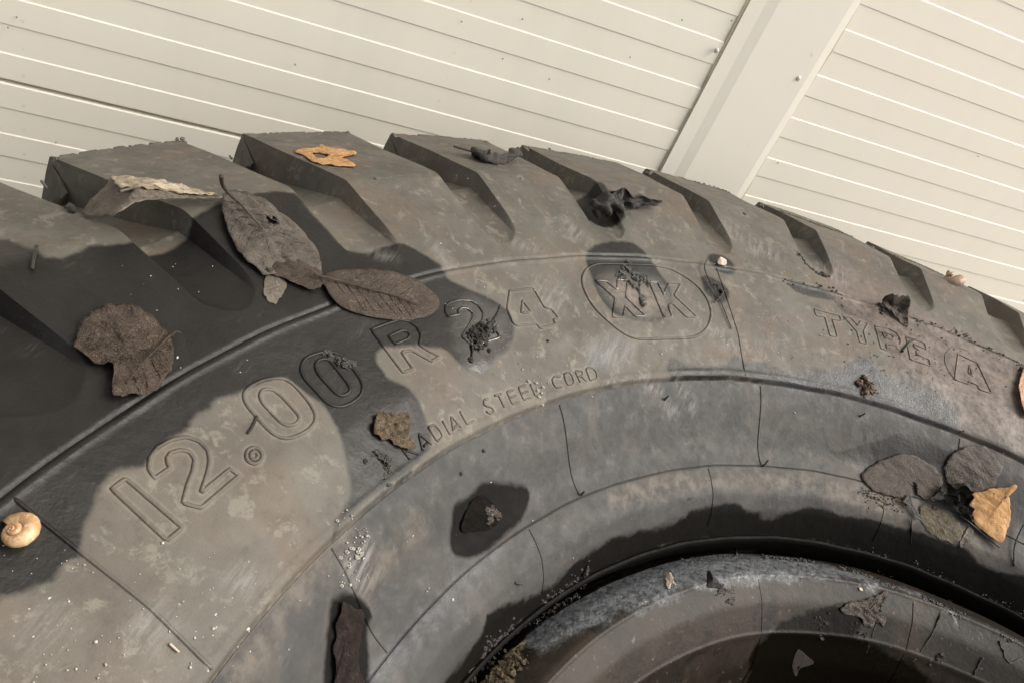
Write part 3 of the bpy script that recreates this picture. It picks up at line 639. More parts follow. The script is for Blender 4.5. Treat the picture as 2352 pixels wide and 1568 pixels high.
for (px, py) in ((28,53),(8,77),(677,162),(120,343),(1040,-5),(1065,62),(1206,56),(1268,195),(1160,148),(2262,372),(1692,59),(1798,388),(1577,58),(1456,144)):
    u, z = wall_at(px, py); r_ = .0008; c = wp(u, DE+.0004, z); sp.append(([c+uv*r_*math.cos(a)*(.6+.6*random.random())+np.array([0, 0, 1])*r_*math.sin(a)-nv*.0003 for a in np.linspace(0, 6.28, 7)[:-1]]+[c-nv*.0012], [(i, (i+1) % 6, 6) for i in range(6)]))
V, Fc = join(sp); o = mesh('fly_specks', V, Fc, WSPK); tag(o, 'tiny dark fly specks dotted over the cream wall panels', 'specks', kind='stuff')
#PART2

# ------------------------------------------------------------------ leaves and litter lying on the rubber
def leafmat(name, c0, c1, c2, scale=90, rough=.75, spec=.3, bump=.0006, vein=True):
    m, t, b = newmat(name); g = NB_(t); n = g.noise(scale, 6, .65, .5); n2 = g.noise(scale*4, 5, .7); n3 = g.noise(scale*12, 3, .6)
    col = g.mix(g.ss(n, .35, .65), c0, c1); col = g.mix(g.ss(n2, .55, .72, 0, .7), col, c2); col = g.mix(g.ss(n2, .30, .40, .6, 0), col, tuple(x*.35 for x in c0))
    t.links.new(col, b.inputs['Base Color']); b.inputs['Roughness'].default_value = rough; b.inputs['Specular IOR Level'].default_value = spec
    vo = g.n('ShaderNodeTexVoronoi', feature='DISTANCE_TO_EDGE'); vo.inputs['Scale'].default_value = 900; t.links.new(g.coord(), vo.inputs['Vector'])
    h = g.math('ADD', n2, g.math('MULTIPLY', n3, .4))
    if vein: h = g.math('ADD', h, g.ss(vo.outputs[0], 0, .15, -.12, .08))
    h = g.math('ADD', h, g.math('MULTIPLY', g.noise(scale*14, 2, .5), .15)); t.links.new(g.bump(h, 1.0, bump*1.5), b.inputs['Normal']); return m
L_BROWN = leafmat('dead_leaf_brown', (.036, .025, .018), (.060, .044, .033), (.13, .10, .08), rough=.42, spec=.35)
L_GREY = leafmat('dead_leaf_grey_brown', (.085, .072, .058), (.130, .112, .093), (.19, .165, .14), 60, rough=.6, vein=False)
L_MIDG = leafmat('dead_leaf_grey_wet', (.062, .052, .044), (.098, .084, .072), (.15, .13, .11), 60, rough=.5)
L_PALE = leafmat('dead_leaf_pale', (.30, .25, .18), (.42, .36, .27), (.58, .52, .42), 120, rough=.8, vein=False)
L_ORANGE = leafmat('dead_leaf_orange', (.40, .215, .085), (.54, .32, .145), (.60, .42, .25), 110, rough=.8)
L_DARK = leafmat('rotten_leaf_dark', (.012, .010, .008), (.030, .025, .021), (.09, .08, .07), 140, rough=.42, spec=.5)
L_WET = leafmat('wet_leaf', (.006, .0045, .003), (.012, .0085, .006), (.03, .02, .013), 160, rough=.2, spec=.3, bump=.0016)
L_MID = leafmat('dead_leaf_dark_brown', (.030, .020, .013), (.056, .039, .028), (.13, .10, .078), 120, rough=.42, spec=.35)
BARK = leafmat('bark_reddish', (.020, .012, .010), (.052, .031, .025), (.14, .10, .085), 260, rough=.38, spec=.5, bump=.0022, vein=False)
SCRAP = leafmat('tan_scrap', (.085, .060, .035), (.19, .14, .085), (.36, .31, .24), 300, rough=.35, spec=.5, bump=.001)
GLASSY = leafmat('wet_crumbs', (.03, .028, .025), (.075, .070, .062), (.25, .23, .21), 260, rough=.10, spec=1.0, bump=.0012, vein=False)
SOIL = leafmat('soil_crumbs', (.011, .009, .0075), (.030, .023, .019), (.09, .075, .065), 300, rough=.4, spec=.5, vein=False)
GRIT = leafmat('wet_grit', (.012, .012, .011), (.045, .044, .042), (.14, .14, .14), 400, rough=.2, spec=.8, vein=False)
WHITE = simple('lichen_white', (.30, .29, .265), (.48, .465, .42), 300, .8)
PALEB = simple('pale_flake', (.34, .28, .22), (.52, .45, .38), 120, .6)

def vnoise(P, sc, seed=0):
    """cheap smooth pseudo noise on points"""
    q = np.asarray(P)*sc; s = seed*1.7
    return (np.sin(q[:, 0]*1.3+q[:, 1]*2.1+s)+np.sin(q[:, 0]*-2.3+q[:, 1]*1.1+1.3+s*2)+np.sin(q[:, 1]*3.7+q[:, 0]*.6+s*3+q[:, 2]*2))/3
def leaf(name, label, out, mat, h=.0006, ch=None, wr=.0006, wsc=420, rings=12, jag=.05, holes=(), thick=.00025, seed=1, cat='leaf', n=72, center=None, gro=False, rib=None, parent=None, group=None):
    """leaf blade: out = outline in photo points, each (x, y) or (x, y, height); follows the rubber below it"""
    out = [tuple(p)+(h,) if len(p) == 2 else tuple(p) for p in out]
    O_ = np.array(out, float); W = hit(O_[:, :2], O_[:, 2])
    W = spl(W, 4); W = resample(W, 1, False) if False else W
    s = np.r_[0, np.cumsum(np.linalg.norm(np.diff(np.r_[W, W[:1]], axis=0), axis=1))]; t = np.linspace(0, s[-1], n+1)[:-1]
    Wc = np.r_[W, W[:1]]; W = np.stack([np.interp(t, s, Wc[:, k]) for k in range(3)], 1)
    cxy = O_[:, :2].mean(0) if center is None else center[:2]
    C_ = hit([cxy], ch if ch is not None else O_[:, 2].mean())[0]
    rg = np.random.default_rng(seed); jn = np.convolve(rg.random(n+4)-.5, [.25, .5, .25], 'same')[2:-2]
    W = C_+(W-C_)*(1+jag*2*jn[:, None])
    V = [C_]; 
    for k in range(1, rings+1):
        q = k/rings; R_ = C_+(W-C_)*q; V += list(R_)
    V = np.array(V); sf = surf(V); low = sf+.0003
    wob_ = wr*vnoise(V, wsc, seed)+wr*.4*vnoise(V, wsc*3.1, seed+3)
    V[:, 2] += wob_; V[:, 2] = np.maximum(V[:, 2], low+np.abs(wob_)*.3)
    Fc = [(0, 1+k, 1+(k+1) % n) for k in range(n)]
    for r_ in range(rings-1):
        for k in range(n): a = 1+r_*n+k; b = 1+r_*n+(k+1) % n; Fc.append((a, a+n, b+n, b))
    if holes:
        HP = [plan(hit(hp, h if ch is None else ch)) for hp in holes]; keep_ = []
        cen = np.array([V[list(f)].mean(0) for f in Fc]); Q = plan(cen); bad = np.zeros(len(Fc), bool)
        for hp in HP: bad |= sdf(Q, hp) > 0
        Fc = [f for f, bb in zip(Fc, bad) if not bb]
    from collections import Counter
    ed = Counter()
    for f in Fc:
        for i in range(len(f)): ed[(f[i], f[(i+1) % len(f)])] += 1
    m_ = len(V); V2 = V.copy(); V2[:, 2] -= thick; Vall = np.r_[V, V2]
    F2 = [tuple(i+m_ for i in f[::-1]) for f in Fc]; skirt = [(b, a, a+m_, b+m_) for (a, b) in ed if (b, a) not in ed]
    # outline orientation: make the top face up
    f0 = Fc[len(Fc)//2]; nz = np.cross(V[f0[1]]-V[f0[0]], V[f0[2]]-V[f0[0]])[2]
    AF = Fc+F2+skirt
    if nz < 0: AF = [f[::-1] for f in AF]
    o = mesh(name, Vall, AF, mat, parent)
    if parent is None: tag(o, label, cat, group)
    if rib and len(rib) > 3:
        rp = [tuple(p)+(h,) if len(p) == 2 else tuple(p) for p in rib]; rp = np.array(rp, float); RP = resample(hit(rp[:, :2], rp[:, 2]), .0045); vs = []
        for i_ in range(1, len(RP)-1):
            tdir = RP[i_+1]-RP[i_-1]; tdir /= np.linalg.norm(tdir)
            for sg in (-1, 1):
                dv = tdir*.75+sg*np.array([-tdir[1], tdir[0], 0]); dv /= np.linalg.norm(dv); rel = W-RP[i_]; al = rel@dv; pe = np.linalg.norm(rel-al[:, None]*dv, axis=1)
                ok_ = al > 0
                if not ok_.any(): continue
                e_ = int(np.argmin(np.where(ok_, pe, 9))); E_ = W[e_]; q_ = np.linspace(0, .88, 9)[:, None]; L_ = RP[i_]+(E_-RP[i_])*q_+tdir*(q_**2)*.0015
                top = V[1:]; zz_ = np.array([top[np.argmin(((top[:, :2]-p_[:2])**2).sum(1)), 2] for p_ in L_]); L_[:, 2] = zz_+.00005; vs.append(tube(L_, np.linspace(.00028, .00012, 9), 5))
        if vs:
            V_, F_ = join(vs); V_ = np.array(V_)-np.array(o.location); me = bpy.data.meshes.new('side_veins'); me.from_pydata([tuple(v) for v in V_], [], F_); me.materials.append(mat); me.polygons.foreach_set('use_smooth', [True]*len(F_)); link(bpy.data.objects.new('side_veins', me), o)
    if rib:
        rp = [tuple(p)+(h,) if len(p) == 2 else tuple(p) for p in rib]; rp = np.array(rp, float)
        P = chaikin(hit(rp[:, :2], rp[:, 2]+.0004), 2); P = P-np.array(o.location); V_, F_ = tube(P, np.linspace(.0006, .00025, len(P)), 6)
        me = bpy.data.meshes.new('midrib'); me.from_pydata([tuple(v) for v in V_], [], F_); me.materials.append(mat); me.polygons.foreach_set('use_smooth', [True]*len(F_)); r_o = bpy.data.objects.new('midrib', me); link(r_o, o)
    return o
def stick(name, label, pts, hs, rad, mat, cat, taper=.5, jit=0.0):
    pts = np.array(pts, float); P = hit(pts, np.broadcast_to(hs, len(pts))); P = chaikin(P, 2)
    if jit: P += rng.normal(0, jit, P.shape)
    V, Fc = tube(P, np.linspace(rad, rad*taper, len(P)), 6); o = mesh(name, V, Fc, mat); return tag(o, label, cat)
def blob(c, r, sd_, sub=1):
    """small irregular crumb"""
    rg = np.random.default_rng(sd_); t = (1+5**.5)/2
    I = np.array([(-1, t, 0), (1, t, 0), (-1, -t, 0), (1, -t, 0), (0, -1, t), (0, 1, t), (0, -1, -t), (0, 1, -t), (t, 0, -1), (t, 0, 1), (-t, 0, -1), (-t, 0, 1)])/1.9
    Fi = [(0,11,5),(0,5,1),(0,1,7),(0,7,10),(0,10,11),(1,5,9),(5,11,4),(11,10,2),(10,7,6),(7,1,8),(3,9,4),(3,4,2),(3,2,6),(3,6,8),(3,8,9),(4,9,5),(2,4,11),(6,2,10),(8,6,7),(9,8,1)]
    s = np.array([1, .8, .6])*(.7+.6*rg.random(3)); a = rg.random()*6.28; R_ = np.array([[math.cos(a), -math.sin(a), 0], [math.sin(a), math.cos(a), 0], [0, 0, 1]])
    V = (I*(.75+.5*rg.random((12, 1))))*s*r@R_.T+c; return V, Fi
def clump(name, label, centers, mat, spread, r, nper, cat, seed=1, hmax=.003, kind=None):
    rg = np.random.default_rng(seed); ps = []; C_ = hit(centers, .0)
    for c in C_:
        for k in range(nper):
            d = rg.normal(0, 1, 2)*spread; rr_ = r*(.35+rg.random()**2*1.3); p = np.array([c[0]+d[0], c[1]+d[1], 0])
            p[2] = surf(p[None], True)[0]+rr_*.3+rg.random()*hmax*math.exp(-(d@d)/(spread**2)); ps.append(blob(p, rr_, int(rg.integers(1e9))))
    V, Fc = join(ps); o = mesh(name, V, Fc, mat, smooth=False); return tag(o, label, cat, kind=kind)
def along(P, n):
    P = np.array(P, float); s = np.r_[0, np.cumsum(np.hypot(*np.diff(P, axis=0).T))]; t = np.linspace(0, s[-1], n); return [(np.interp(a, s, P[:, 0]), np.interp(a, s, P[:, 1])) for a in t]

# left side
leaf('dead_leaf', 'pale stiff leaf bridging the groove beside the leftmost tread blocks, its lower edge lifted', [(190,492,.001),(205,462,.004),(240,430,.007),(258,408,.010),(300,405,.011),(345,410,.011),(400,420,.008),(460,435,.005),(512,452,.003),(470,453,.005),(430,454,.007),(375,456,.009),(325,462,.011),(300,470,.011),(262,492,.009),(240,494,.004)], L_GREY, ch=.0125, wr=.0007, jag=.03, seed=4, center=(310,436), rib=[(275,440,.0125),(330,425,.0125),(400,432,.0095),(505,450,.0035)])
leaf('leaf_flap', None, [(256,409,.0112),(290,404,.0118),(335,409,.0118),(390,418,.0098),(450,434,.0068),(492,446,.0045),(440,447,.0072),(380,438,.0095),(320,432,.0120),(275,432,.0122)], L_PALE, ch=.0127, wr=.0008, jag=.06, seed=14, center=(350,425), parent=None).__setitem__('label', 'cream upturned strip along the top of the pale stiff leaf') if False else None
pl = leaf('dead_leaf', 'cream crumpled leaf strip lying on top of the pale stiff leaf at the left', [(256,409,.0118),(290,404,.0124),(335,409,.0124),(390,418,.0104),(450,434,.0074),(492,446,.0049),(440,447,.0076),(380,438,.0100),(320,430,.0126),(275,428,.0128)], L_PALE, ch=.0134, wr=.0008, jag=.08, seed=14, center=(350,424))
lf = leaf('dead_leaf', 'large oval grey-brown leaf with upcurled stalk and torn lower end, left of the lettering', [(512,450,.003),(530,437,.004),(560,440,.003),(590,448,.003),(612,458,.003),(650,490,.002),(690,525,.001),(722,560,.0008),(737,595,.0008),(738,640,.0008),(700,632,.001),(655,628,.001),(612,632,.002),(590,615,.002),(560,590,.003),(535,555,.003),(520,520,.003),(512,485,.003)], L_MIDG, ch=.0035, wr=.0009, jag=.03, seed=8, center=(615,540), holes=[[(608,495),(620,493),(640,500),(638,515),(618,512)]], rib=[(516,432,.007),(545,460,.0075),(580,500,.008),(605,528,.007)])
hair('stalk', [(508,405),(510,425),(525,445),(548,465)], [.020,.013,.009,.0075], .0010, par=lf, mat=L_BROWN).location = (0, 0, 0)
leaf('dead_leaf', 'dark brown torn leaf end stuck wet beneath the large oval leaf', [(640,600),(665,588),(690,600),(720,615),(742,632),(748,652),(720,664),(690,655),(655,640),(625,628),(612,615)], L_MID, h=.0020, wr=.0005, jag=.10, seed=9)
leaf('dead_leaf', 'small tan leaf shred below the large oval leaf', [(614,625),(640,635),(658,650),(650,675),(632,697),(614,690),(606,665)], L_GREY, h=.0005, wr=.0003, jag=.12, seed=10)
leaf('dead_leaf', 'dark oval leaf with clear midrib lying left of the letter R', [(735,634,.002),(775,622,.002),(830,617,.002),(890,622,.002),(945,637,.002),(985,662,.002),(1008,690,.001),(1003,712,.001),(975,728,.001),(920,735,.001),(860,728,.001),(800,712,.001),(765,685,.002),(745,655,.002)], L_BROWN, wr=.0003, wsc=260, jag=.012, seed=12, n=96, rib=[(722,630,.004),(760,640,.003),(830,660,.0026),(900,676,.0022),(960,700,.0018)])
leaf('dead_leaf', 'torn reddish brown leaf hanging over the ridge at the left', [(172,783,.002),(185,745,.002),(215,715,.002),(250,702,.002),(300,700,.002),(345,712,.002),(372,745,.002),(392,775,.002),(398,810,.002),(390,850,.002),(365,890,.002),(330,905,.003),(300,903,.003),(262,907,.004),(258,880,.004),(262,845,.004),(250,830,.003),(225,832,.003),(195,815,.003),(175,800,.002)], L_MID, wr=.0012, wsc=300, jag=.05, seed=15, n=110, center=(290,800), rib=[(400,762,.002),(370,790,.004),(330,830,.005),(290,880,.004)])
hair('stalk', [(392,772),(405,760),(415,765)], [.003,.004,.003], .0006, par=None, mat=L_MID)
tag(bpy.data.objects['stalk.001'] if 'stalk.001' in bpy.data.objects else bpy.data.objects['stalk'], 'short wet leaf stalk at the right edge of the torn reddish leaf', 'stalk')
# top of the tread blocks
leaf('dead_leaf', 'bright orange torn leaf with a hole, flat on the second tread block', [(675,347),(700,340),(725,338),(738,331),(752,338),(790,343),(816,349),(818,354),(800,358),(784,362),(800,368),(818,380),(790,382),(750,378),(715,370),(700,357)], L_ORANGE, h=.0008, wr=.0005, jag=.05, seed=20, n=90, holes=[[(716,352),(735,350),(755,356),(748,364),(728,362)]])
def twisted(name, label, pts, hs, ws, mat, seed, cat='leaf', tw=2.2, parent=None):
    """crumpled ribbon: a rolled dead leaf along a path"""
    pts = np.array(pts, float); P = hit(pts, np.array(hs)); s0 = np.linspace(0, 1, len(P)); P = chaikin(P, 3); n = len(P); s = np.linspace(0, 1, n); wd = np.interp(s, s0, ws); m = 12
    V = []; Fc = []; T = np.gradient(P, axis=0); T /= np.linalg.norm(T, axis=1, keepdims=True); rg = np.random.default_rng(seed); ph = rg.random(4)*6
    for i in range(n):
        sx = np.cross(T[i], [0, 0, 1.]); sx /= np.linalg.norm(sx); nn = np.cross(sx, T[i])
        for k in range(m):
            a = (k/(m-1)-.5)*4.4+tw*math.sin(s[i]*3+ph[0]); rr_ = wd[i]*(1+.35*math.sin(s[i]*23+k*1.1+ph[1])+.25*math.sin(s[i]*41-k*.7+ph[2]))
            V.append(P[i]+rr_*(math.cos(a)*sx+.75*math.sin(a)*nn))
    V = np.array(V); lowz = surf(V, True)+.0002; V[:, 2] = np.maximum(V[:, 2], lowz)
    for i in range(n-1):
        for k in range(m-1): a = i*m+k; Fc.append((a, a+m, a+m+1, a+1))
    V2 = V.copy(); V2[:, 2] -= .0003; b = len(V); F2 = [tuple(j+b for j in f[::-1]) for f in Fc]
    sk = [(i*m, (i+1)*m, (i+1)*m+b, i*m+b) for i in range(n-1)]+[(i*m+m-1, i*m+m-1+b, (i+1)*m+m-1+b, (i+1)*m+m-1) for i in range(n-1)]
    o = mesh(name, np.r_[V, V2], Fc+F2+sk, mat, parent)
    if label: tag(o, label, cat)
    return o
tl = twisted('twisted_leaf', 'black shrivelled leaf with a straight stalk on the third tread block', [(1088,348),(1110,358),(1125,365),(1150,368),(1180,358),(1190,345)], [.003,.004,.003,.002,.004,.006], [.0012,.0048,.0046,.0028,.0036,.0014], L_DARK, 31)
hair('stalk', [(1043,337),(1060,342),(1095,352)], [.006,.005,.004], .0008, par=tl, mat=L_DARK).location = (0, 0, 0)
bpy.data.objects['stalk.001'].name = 'stalk'
tl = twisted('twisted_leaf', 'dark rolled leaf with a thin pointed tail beside the fourth groove', [(1360,478),(1385,470),(1410,462),(1435,455),(1465,462),(1500,466),(1522,462)], [.003,.005,.006,.008,.006,.005,.006], [.0030,.0070,.0072,.0056,.0036,.0018,.0004], L_DARK, 33)
leaf('leaf_flap', None, [(1378,462,.006),(1400,450,.009),(1425,434,.013),(1430,440,.013),(1430,456,.010),(1410,468,.008)], L_DARK, ch=.009, wr=.0006, jag=.05, seed=34, n=40, rings=6, parent=tl).location = (0, 0, 0)
for o_ in (tl,):
    for c_ in o_.children: c_.location = (0, 0, 0)

# on the lettering
tw1 = [(1088,770),(1100,765),(1110,758),(1118,765),(1128,752),(1100,778),(1095,790),(1108,785)]
clump('debris_clump', 'ragged dark moss and dirt stuck on the second digit 2', tw1, SOIL, .0016, .0011, 22, 'debris', 41, .004)
stick('debris_shred', 'thin dark shred pointing up from the dirt on the second digit 2', [(1118,752),(1132,738),(1142,722),(1149,700)], [.004,.006,.008,.012], .0013, SOIL, 'shred', .25, .0002)
stick('debris_shred', 'thread of dirt hanging below the second digit 2 with a bead', [(1085,790),(1087,805),(1083,822)], [.001,.001,.001], .0005, SOIL, 'shred', .8, .0001)
clump('dirt_crumb', 'small black dirt bead below the second digit 2', [(1081,828)], SOIL, .0005, .0010, 8, 'crumb', 42, .001)
clump('debris_clump', 'glistening grey-brown crumbs piled on the top of the oval emblem', zA([(860,230),(830,300),(780,380),(730,430),(880,330),(960,380),(1020,420),(1090,440),(1150,470),(1180,520),(990,480),(1060,500),(800,450)]), GLASSY, .0011, .0009, 17, 'debris', 43, .002)
clump('debris_clump', 'dark crumbly trail running down between the letters of the oval emblem', zA(along([(880,520),(960,580),(1030,620),(1060,700),(1110,770),(1080,800),(1070,850),(1120,885)], 14)), GLASSY, .0005, .0009, 8, 'debris', 44, .0016)
clump('debris_clump', 'glassy dark crumbs at the top right of the wet digit 0', z5(along([(150,325),(180,350),(220,370),(270,390),(310,405)], 7)), GLASSY, .0008, .0011, 9, 'debris', 45, .002)
leaf('bark_scrap', 'shiny tan bark scrap above the words radial steel cord', z5([(470,740),(490,712),(560,705),(620,722),(690,712),(695,800),(693,880),(735,930),(700,945),(640,940),(590,905),(575,885),(540,890),(500,870),(460,830),(458,790)]), SCRAP, h=.0018, wr=.0012, wsc=700, jag=.05, seed=46, cat='scrap', n=80)
clump('debris_clump', 'wet glinting dirt crumbs left of the small raised lettering', z5(along([(490,980),(530,1020),(550,1060),(560,1110),(555,1135)], 6)), GLASSY, .0010, .0010, 9, 'debris', 47, .0015)
clump('dirt_crumb', 'single black crumb on the wet rubber left of the lettering', z5([(398,1048),(405,1035)]), SOIL, .0003, .0007, 4, 'crumb', 48, .0005)
clump('debris_clump', 'rusty brown dirt lump in the blue-grey puddle above the rim ridge', zT([(755,940),(780,1000),(820,1040),(770,1080),(840,1090),(760,1130),(700,1000),(860,1080)]), leafmat('rusty_dirt', (.05, .028, .018), (.13, .08, .055), (.35, .27, .2), 200, rough=.4, vein=False), .0011, .0013, 16, 'debris', 49, .0035)
stick('twig', 'short dark twig beside the dry digit 0', [(590,955),(585,968),(578,982),(569,994)], .0008, .0006, SOIL, 'twig', .8)
stick('twig', 'thin dark twig lying on the leftmost tread block', [(84,566),(80,585),(74,617)], .0012, .0007, L_DARK, 'twig', .8)
stick('dark_strand', 'long wiry root thread looping down right of the oval emblem', [(1625,597),(1618,607),(1619,622),(1632,650),(1650,680),(1665,715),(1680,755)], [.002,.003,.003,.002,.001,.001,.0008], .0005, L_DARK, 'thread', .6)
stick('dark_strand', 'short hooked root thread crossing the long one beside the emblem', [(1662,668),(1657,680),(1648,688),(1640,695)], .0016, .0005, L_DARK, 'thread', .7)
clump('debris_clump', 'small dark tuft on the root thread right of the emblem', [(1640,655),(1648,662),(1655,670)], SOIL, .0006, .0008, 8, 'debris', 50, .001)
leaf('pale_flake', 'cream and pink flake standing on the small wet spot right of the emblem', [(1648,598,.002),(1655,590,.004),(1666,595,.003),(1669,606,.001),(1660,610,.001),(1650,607,.001)], PALEB, ch=.0025, wr=.0004, jag=.1, seed=51, cat='flake', n=30, rings=5)
# right side
cl = leaf('curled_leaf', 'dark leaf curled into a cone standing on the ridge at the right', [(2028,690,.006),(2040,676,.014),(2060,678,.014),(2082,680,.012),(2090,692,.010),(2088,715,.006),(2085,750,.001),(2070,738,.002),(2050,720,.003),(2035,705,.004)], L_MID, ch=.003, wr=.0012, jag=.05, seed=60, center=(2058,705), n=60)
clump('debris_clump', 'crumbly black dirt at the left foot of the curled leaf cone', zT([(940,80),(970,110),(1000,100),(960,130)]), SOIL, .0012, .0011, 10, 'debris', 61, .002)
stick('twig', 'small forked twig lying across the raised letter E', zT([(1215,610),(1265,550),(1300,500),(1380,465)]), .0015, .0010, L_DARK, 'twig', .4)
crl = [z3(along([(780,860),(900,870),(1050,910),(1150,960)], 10)), z3(along([(1600,1090),(1750,1150),(1900,1200),(2050,1270),(2200,1340),(2352,1420)], 34)), z3(along([(860,680),(930,720),(1000,780),(1050,810)], 12)), z3(along([(2300,1390),(2340,1450),(2350,1540)], 10))]
rgc = np.random.default_rng(5); ctr = []
for L_ in crl: ctr += [(x+rgc.normal(0, 3), y+rgc.normal(0, 3)) for x, y in L_]
o = clump('soil_crumbs', 'brown soil crumbs scattered along the ridge at the right', ctr, SOIL, .0016, .0007, 5, 'soil', 62, .0006, 'stuff')
ctr = [(1930+rgc.random()*420, 690+rgc.random()*190) for _ in range(190)]
ctr = [(x, y) for x, y in ctr if y > 690+(x-1930)*.36 and y < 850+(x-1930)*.3]
o = clump('dirt_flecks', 'tiny dark dirt flecks around the letters type a', ctr, SOIL, .0030, .00045, 2, 'dirt', 63, .0002, 'stuff')
leaf('dead_leaf', 'pinkish orange leaf edge entering at the right side of the picture', [(2345,862,.003),(2356,840,.004),(2380,835,.004),(2400,880,.003),(2390,940,.003),(2360,955,.003),(2348,925,.004),(2341,890,.004)], leafmat('pink_leaf', (.50, .28, .18), (.62, .40, .28), (.70, .5, .38), 110, rough=.7), wr=.0005, jag=.04, seed=64, n=40)
leaf('dead_leaf', 'mottled brown leaf, left one of the heap on the rim ridge', zL([(160,600),(200,500),(340,410),(480,350),(640,300),(760,290),(900,330),(1050,420),(1180,520),(1250,620),(1240,740),(1180,850),(1050,910),(900,860),(760,900),(640,870),(480,840),(330,790),(240,720)]), L_MID, h=.0010, ch=.0022, wr=.0006, wsc=260, jag=.06, seed=70, n=110, holes=[zL([(845,650),(890,680),(925,860),(850,860),(840,760)])])
leaf('dead_leaf', 'greyish brown leaf, upper right one of the heap, beside the orange one', zL([(1270,480),(1300,390),(1400,280),(1550,200),(1750,180),(1850,230),(1950,310),(2020,420),(2070,480),(2000,620),(1950,730),(1850,790),(1700,820),(1560,760),(1450,700),(1340,720),(1280,600)]), L_MID, h=.0020, ch=.0038, wr=.0007, wsc=260, jag=.07, seed=71, n=110)
leaf('dead_leaf', 'bright orange-tan leaf with small holes at the right end of the heap', zL([(1590,900),(1650,830),(1800,800),(1900,760),(2100,750),(2200,715),(2255,720),(2250,760),(2190,820),(2130,860),(2150,900),(2160,1000),(2170,1150),(2140,1280),(2100,1400),(2070,1470),(1990,1480),(1850,1380),(1750,1290),(1680,1220),(1620,1060)]), L_ORANGE, h=.0035, ch=.0075, wr=.0007, wsc=300, jag=.03, seed=72, n=120, holes=[zL([(2080,860),(2120,860),(2120,910),(2085,905)]), zL([(1850,1090),(1875,1095),(1865,1115)]), zL([(1955,800),(1985,810),(1970,825)])])
tb = twisted('twisted_leaf', 'glossy black curled leaf in the middle of the heap at the right', zL([(1080,910),(1250,850),(1400,800),(1520,840),(1560,950),(1600,1100),(1650,1210)]), [.004,.006,.009,.010,.008,.005,.002], [.0006,.0022,.0058,.0062,.0050,.0026,.0006], L_DARK, 73)
leaf('leaf_shred', 'narrow dark leaf shred hanging down from the mottled leaf of the heap', zL([(750,880),(790,830),(810,900),(850,1000),(920,1100),(950,1190),(900,1170),(830,1060),(770,980),(710,940)]), L_DARK, h=.0025, wr=.0004, jag=.05, seed=74, n=50, cat='leaf')
leaf('dead_leaf', 'wet olive-brown leaf remains below the heap at the right', zL([(950,1000),(1100,1030),(1300,1100),(1420,1180),(1500,1300),(1500,1450),(1400,1500),(1250,1460),(1100,1380),(1000,1280),(940,1150)]), leafmat('olive_leaf', (.06, .048, .028), (.11, .085, .05), (.24, .17, .12), 160, rough=.4), h=.0010, wr=.0008, jag=.08, seed=75, n=80)
leaf('dead_leaf', 'slim grey wet leaf lying across the bead below the orange leaf', zL([(1600,1280),(1660,1330),(1640,1420),(1580,1500),(1500,1568),(1480,1500),(1530,1400)]), L_GREY, h=.0012, wr=.0004, jag=.05, seed=76, n=40)
clump('debris_clump', 'pale crumbly leaf mould below the heap on the bead ridge', zL(along([(180,820),(300,880),(420,920),(560,960),(700,960),(860,960),(1000,1010),(1150,1060)], 16)), SCRAP, .0022, .0006, 16, 'debris', 77, .0008)
stick('leaf_stalk', 'thin black stalk curving down right of the orange-tan leaf', [(2352,1205),(2340,1225),(2328,1260),(2330,1300)], [.004,.003,.002,.001], .0006, L_DARK, 'stalk', .8)
stick('leaf_stalk', 'dark straight stalk lying under the orange-tan leaf', zL([(1480,1130),(1600,1210),(1800,1390),(2020,1560)]), [.003,.003,.002,.0015], .0007, L_DARK, 'stalk', .8)
# middle and bottom
leaf('wet_leaf', 'wet glossy brown leaf in the dark patch in the middle', z8([(1050,480),(1075,420),(1110,360),(1160,325),(1200,330),(1250,370),(1290,430),(1295,480),(1250,540),(1180,555),(1110,560),(1060,570),(1035,545)]), L_WET, h=.0012, ch=.0022, wr=.0006, wsc=300, jag=.02, seed=80, cat='leaf', n=60)
clump('debris_clump', 'glinting wet lump on the glossy leaf in the dark patch', z8([(1190,430),(1220,455),(1250,450),(1270,470),(1210,500),(1235,440)]), leafmat('wet_lump', (.025, .018, .013), (.07, .05, .04), (.3, .25, .21), 300, rough=.10, spec=.8, vein=False), .0009, .0013, 9, 'debris', 81, .0025)
leaf('bark_piece', 'reddish brown strip of bark in a wet patch at the bottom', z8([(250,1035),(300,1050),(340,1075),(375,1080),(395,1130),(380,1220),(370,1300),(355,1400),(370,1500),(400,1600),(380,1660),(200,1660),(205,1500),(200,1400),(190,1330),(215,1250),(205,1180),(240,1110)]), BARK, h=.0020, ch=.0035, wr=.0009, wsc=260, jag=.04, seed=82, cat='bark', n=110, center=(795,1470))
leaf('dead_leaf', 'brown jagged leaf scrap in the dark puddle inside the tyre', z9([(820,1440),(850,1350),(880,1350),(900,1370),(965,1430),(930,1450),(870,1470),(850,1520),(830,1500)]), BARK, h=.0010, wr=.0004, jag=.06, seed=83, n=40)
leaf('dead_leaf', 'rotten grey-brown leaf remains on the upper edge of the dark puddle', z9([(1150,1080),(1200,1030),(1320,1010),(1440,960),(1430,1030),(1370,1090),(1440,1140),(1430,1190),(1380,1160),(1340,1200),(1250,1130),(1180,1110)]), L_BROWN, h=.0014, wr=.0012, wsc=500, jag=.12, seed=84, n=80)
leaf('leaf_shred', 'black wedge-shaped shred sticking up from the inner flap', z9([(255,860,.002),(265,820,.006),(285,830,.006),(330,890,.003),(365,940,.001),(320,935,.001),(260,925,.001)]), L_DARK, ch=.004, wr=.0004, jag=.05, seed=85, n=36, cat='shred')
clump('debris_clump', 'wet grey crumbs beside the black wedge on the inner flap', z9([(380,960),(420,990),(440,1020),(400,1030),(340,970)]), GLASSY, .0012, .0008, 14, 'debris', 86, .001)
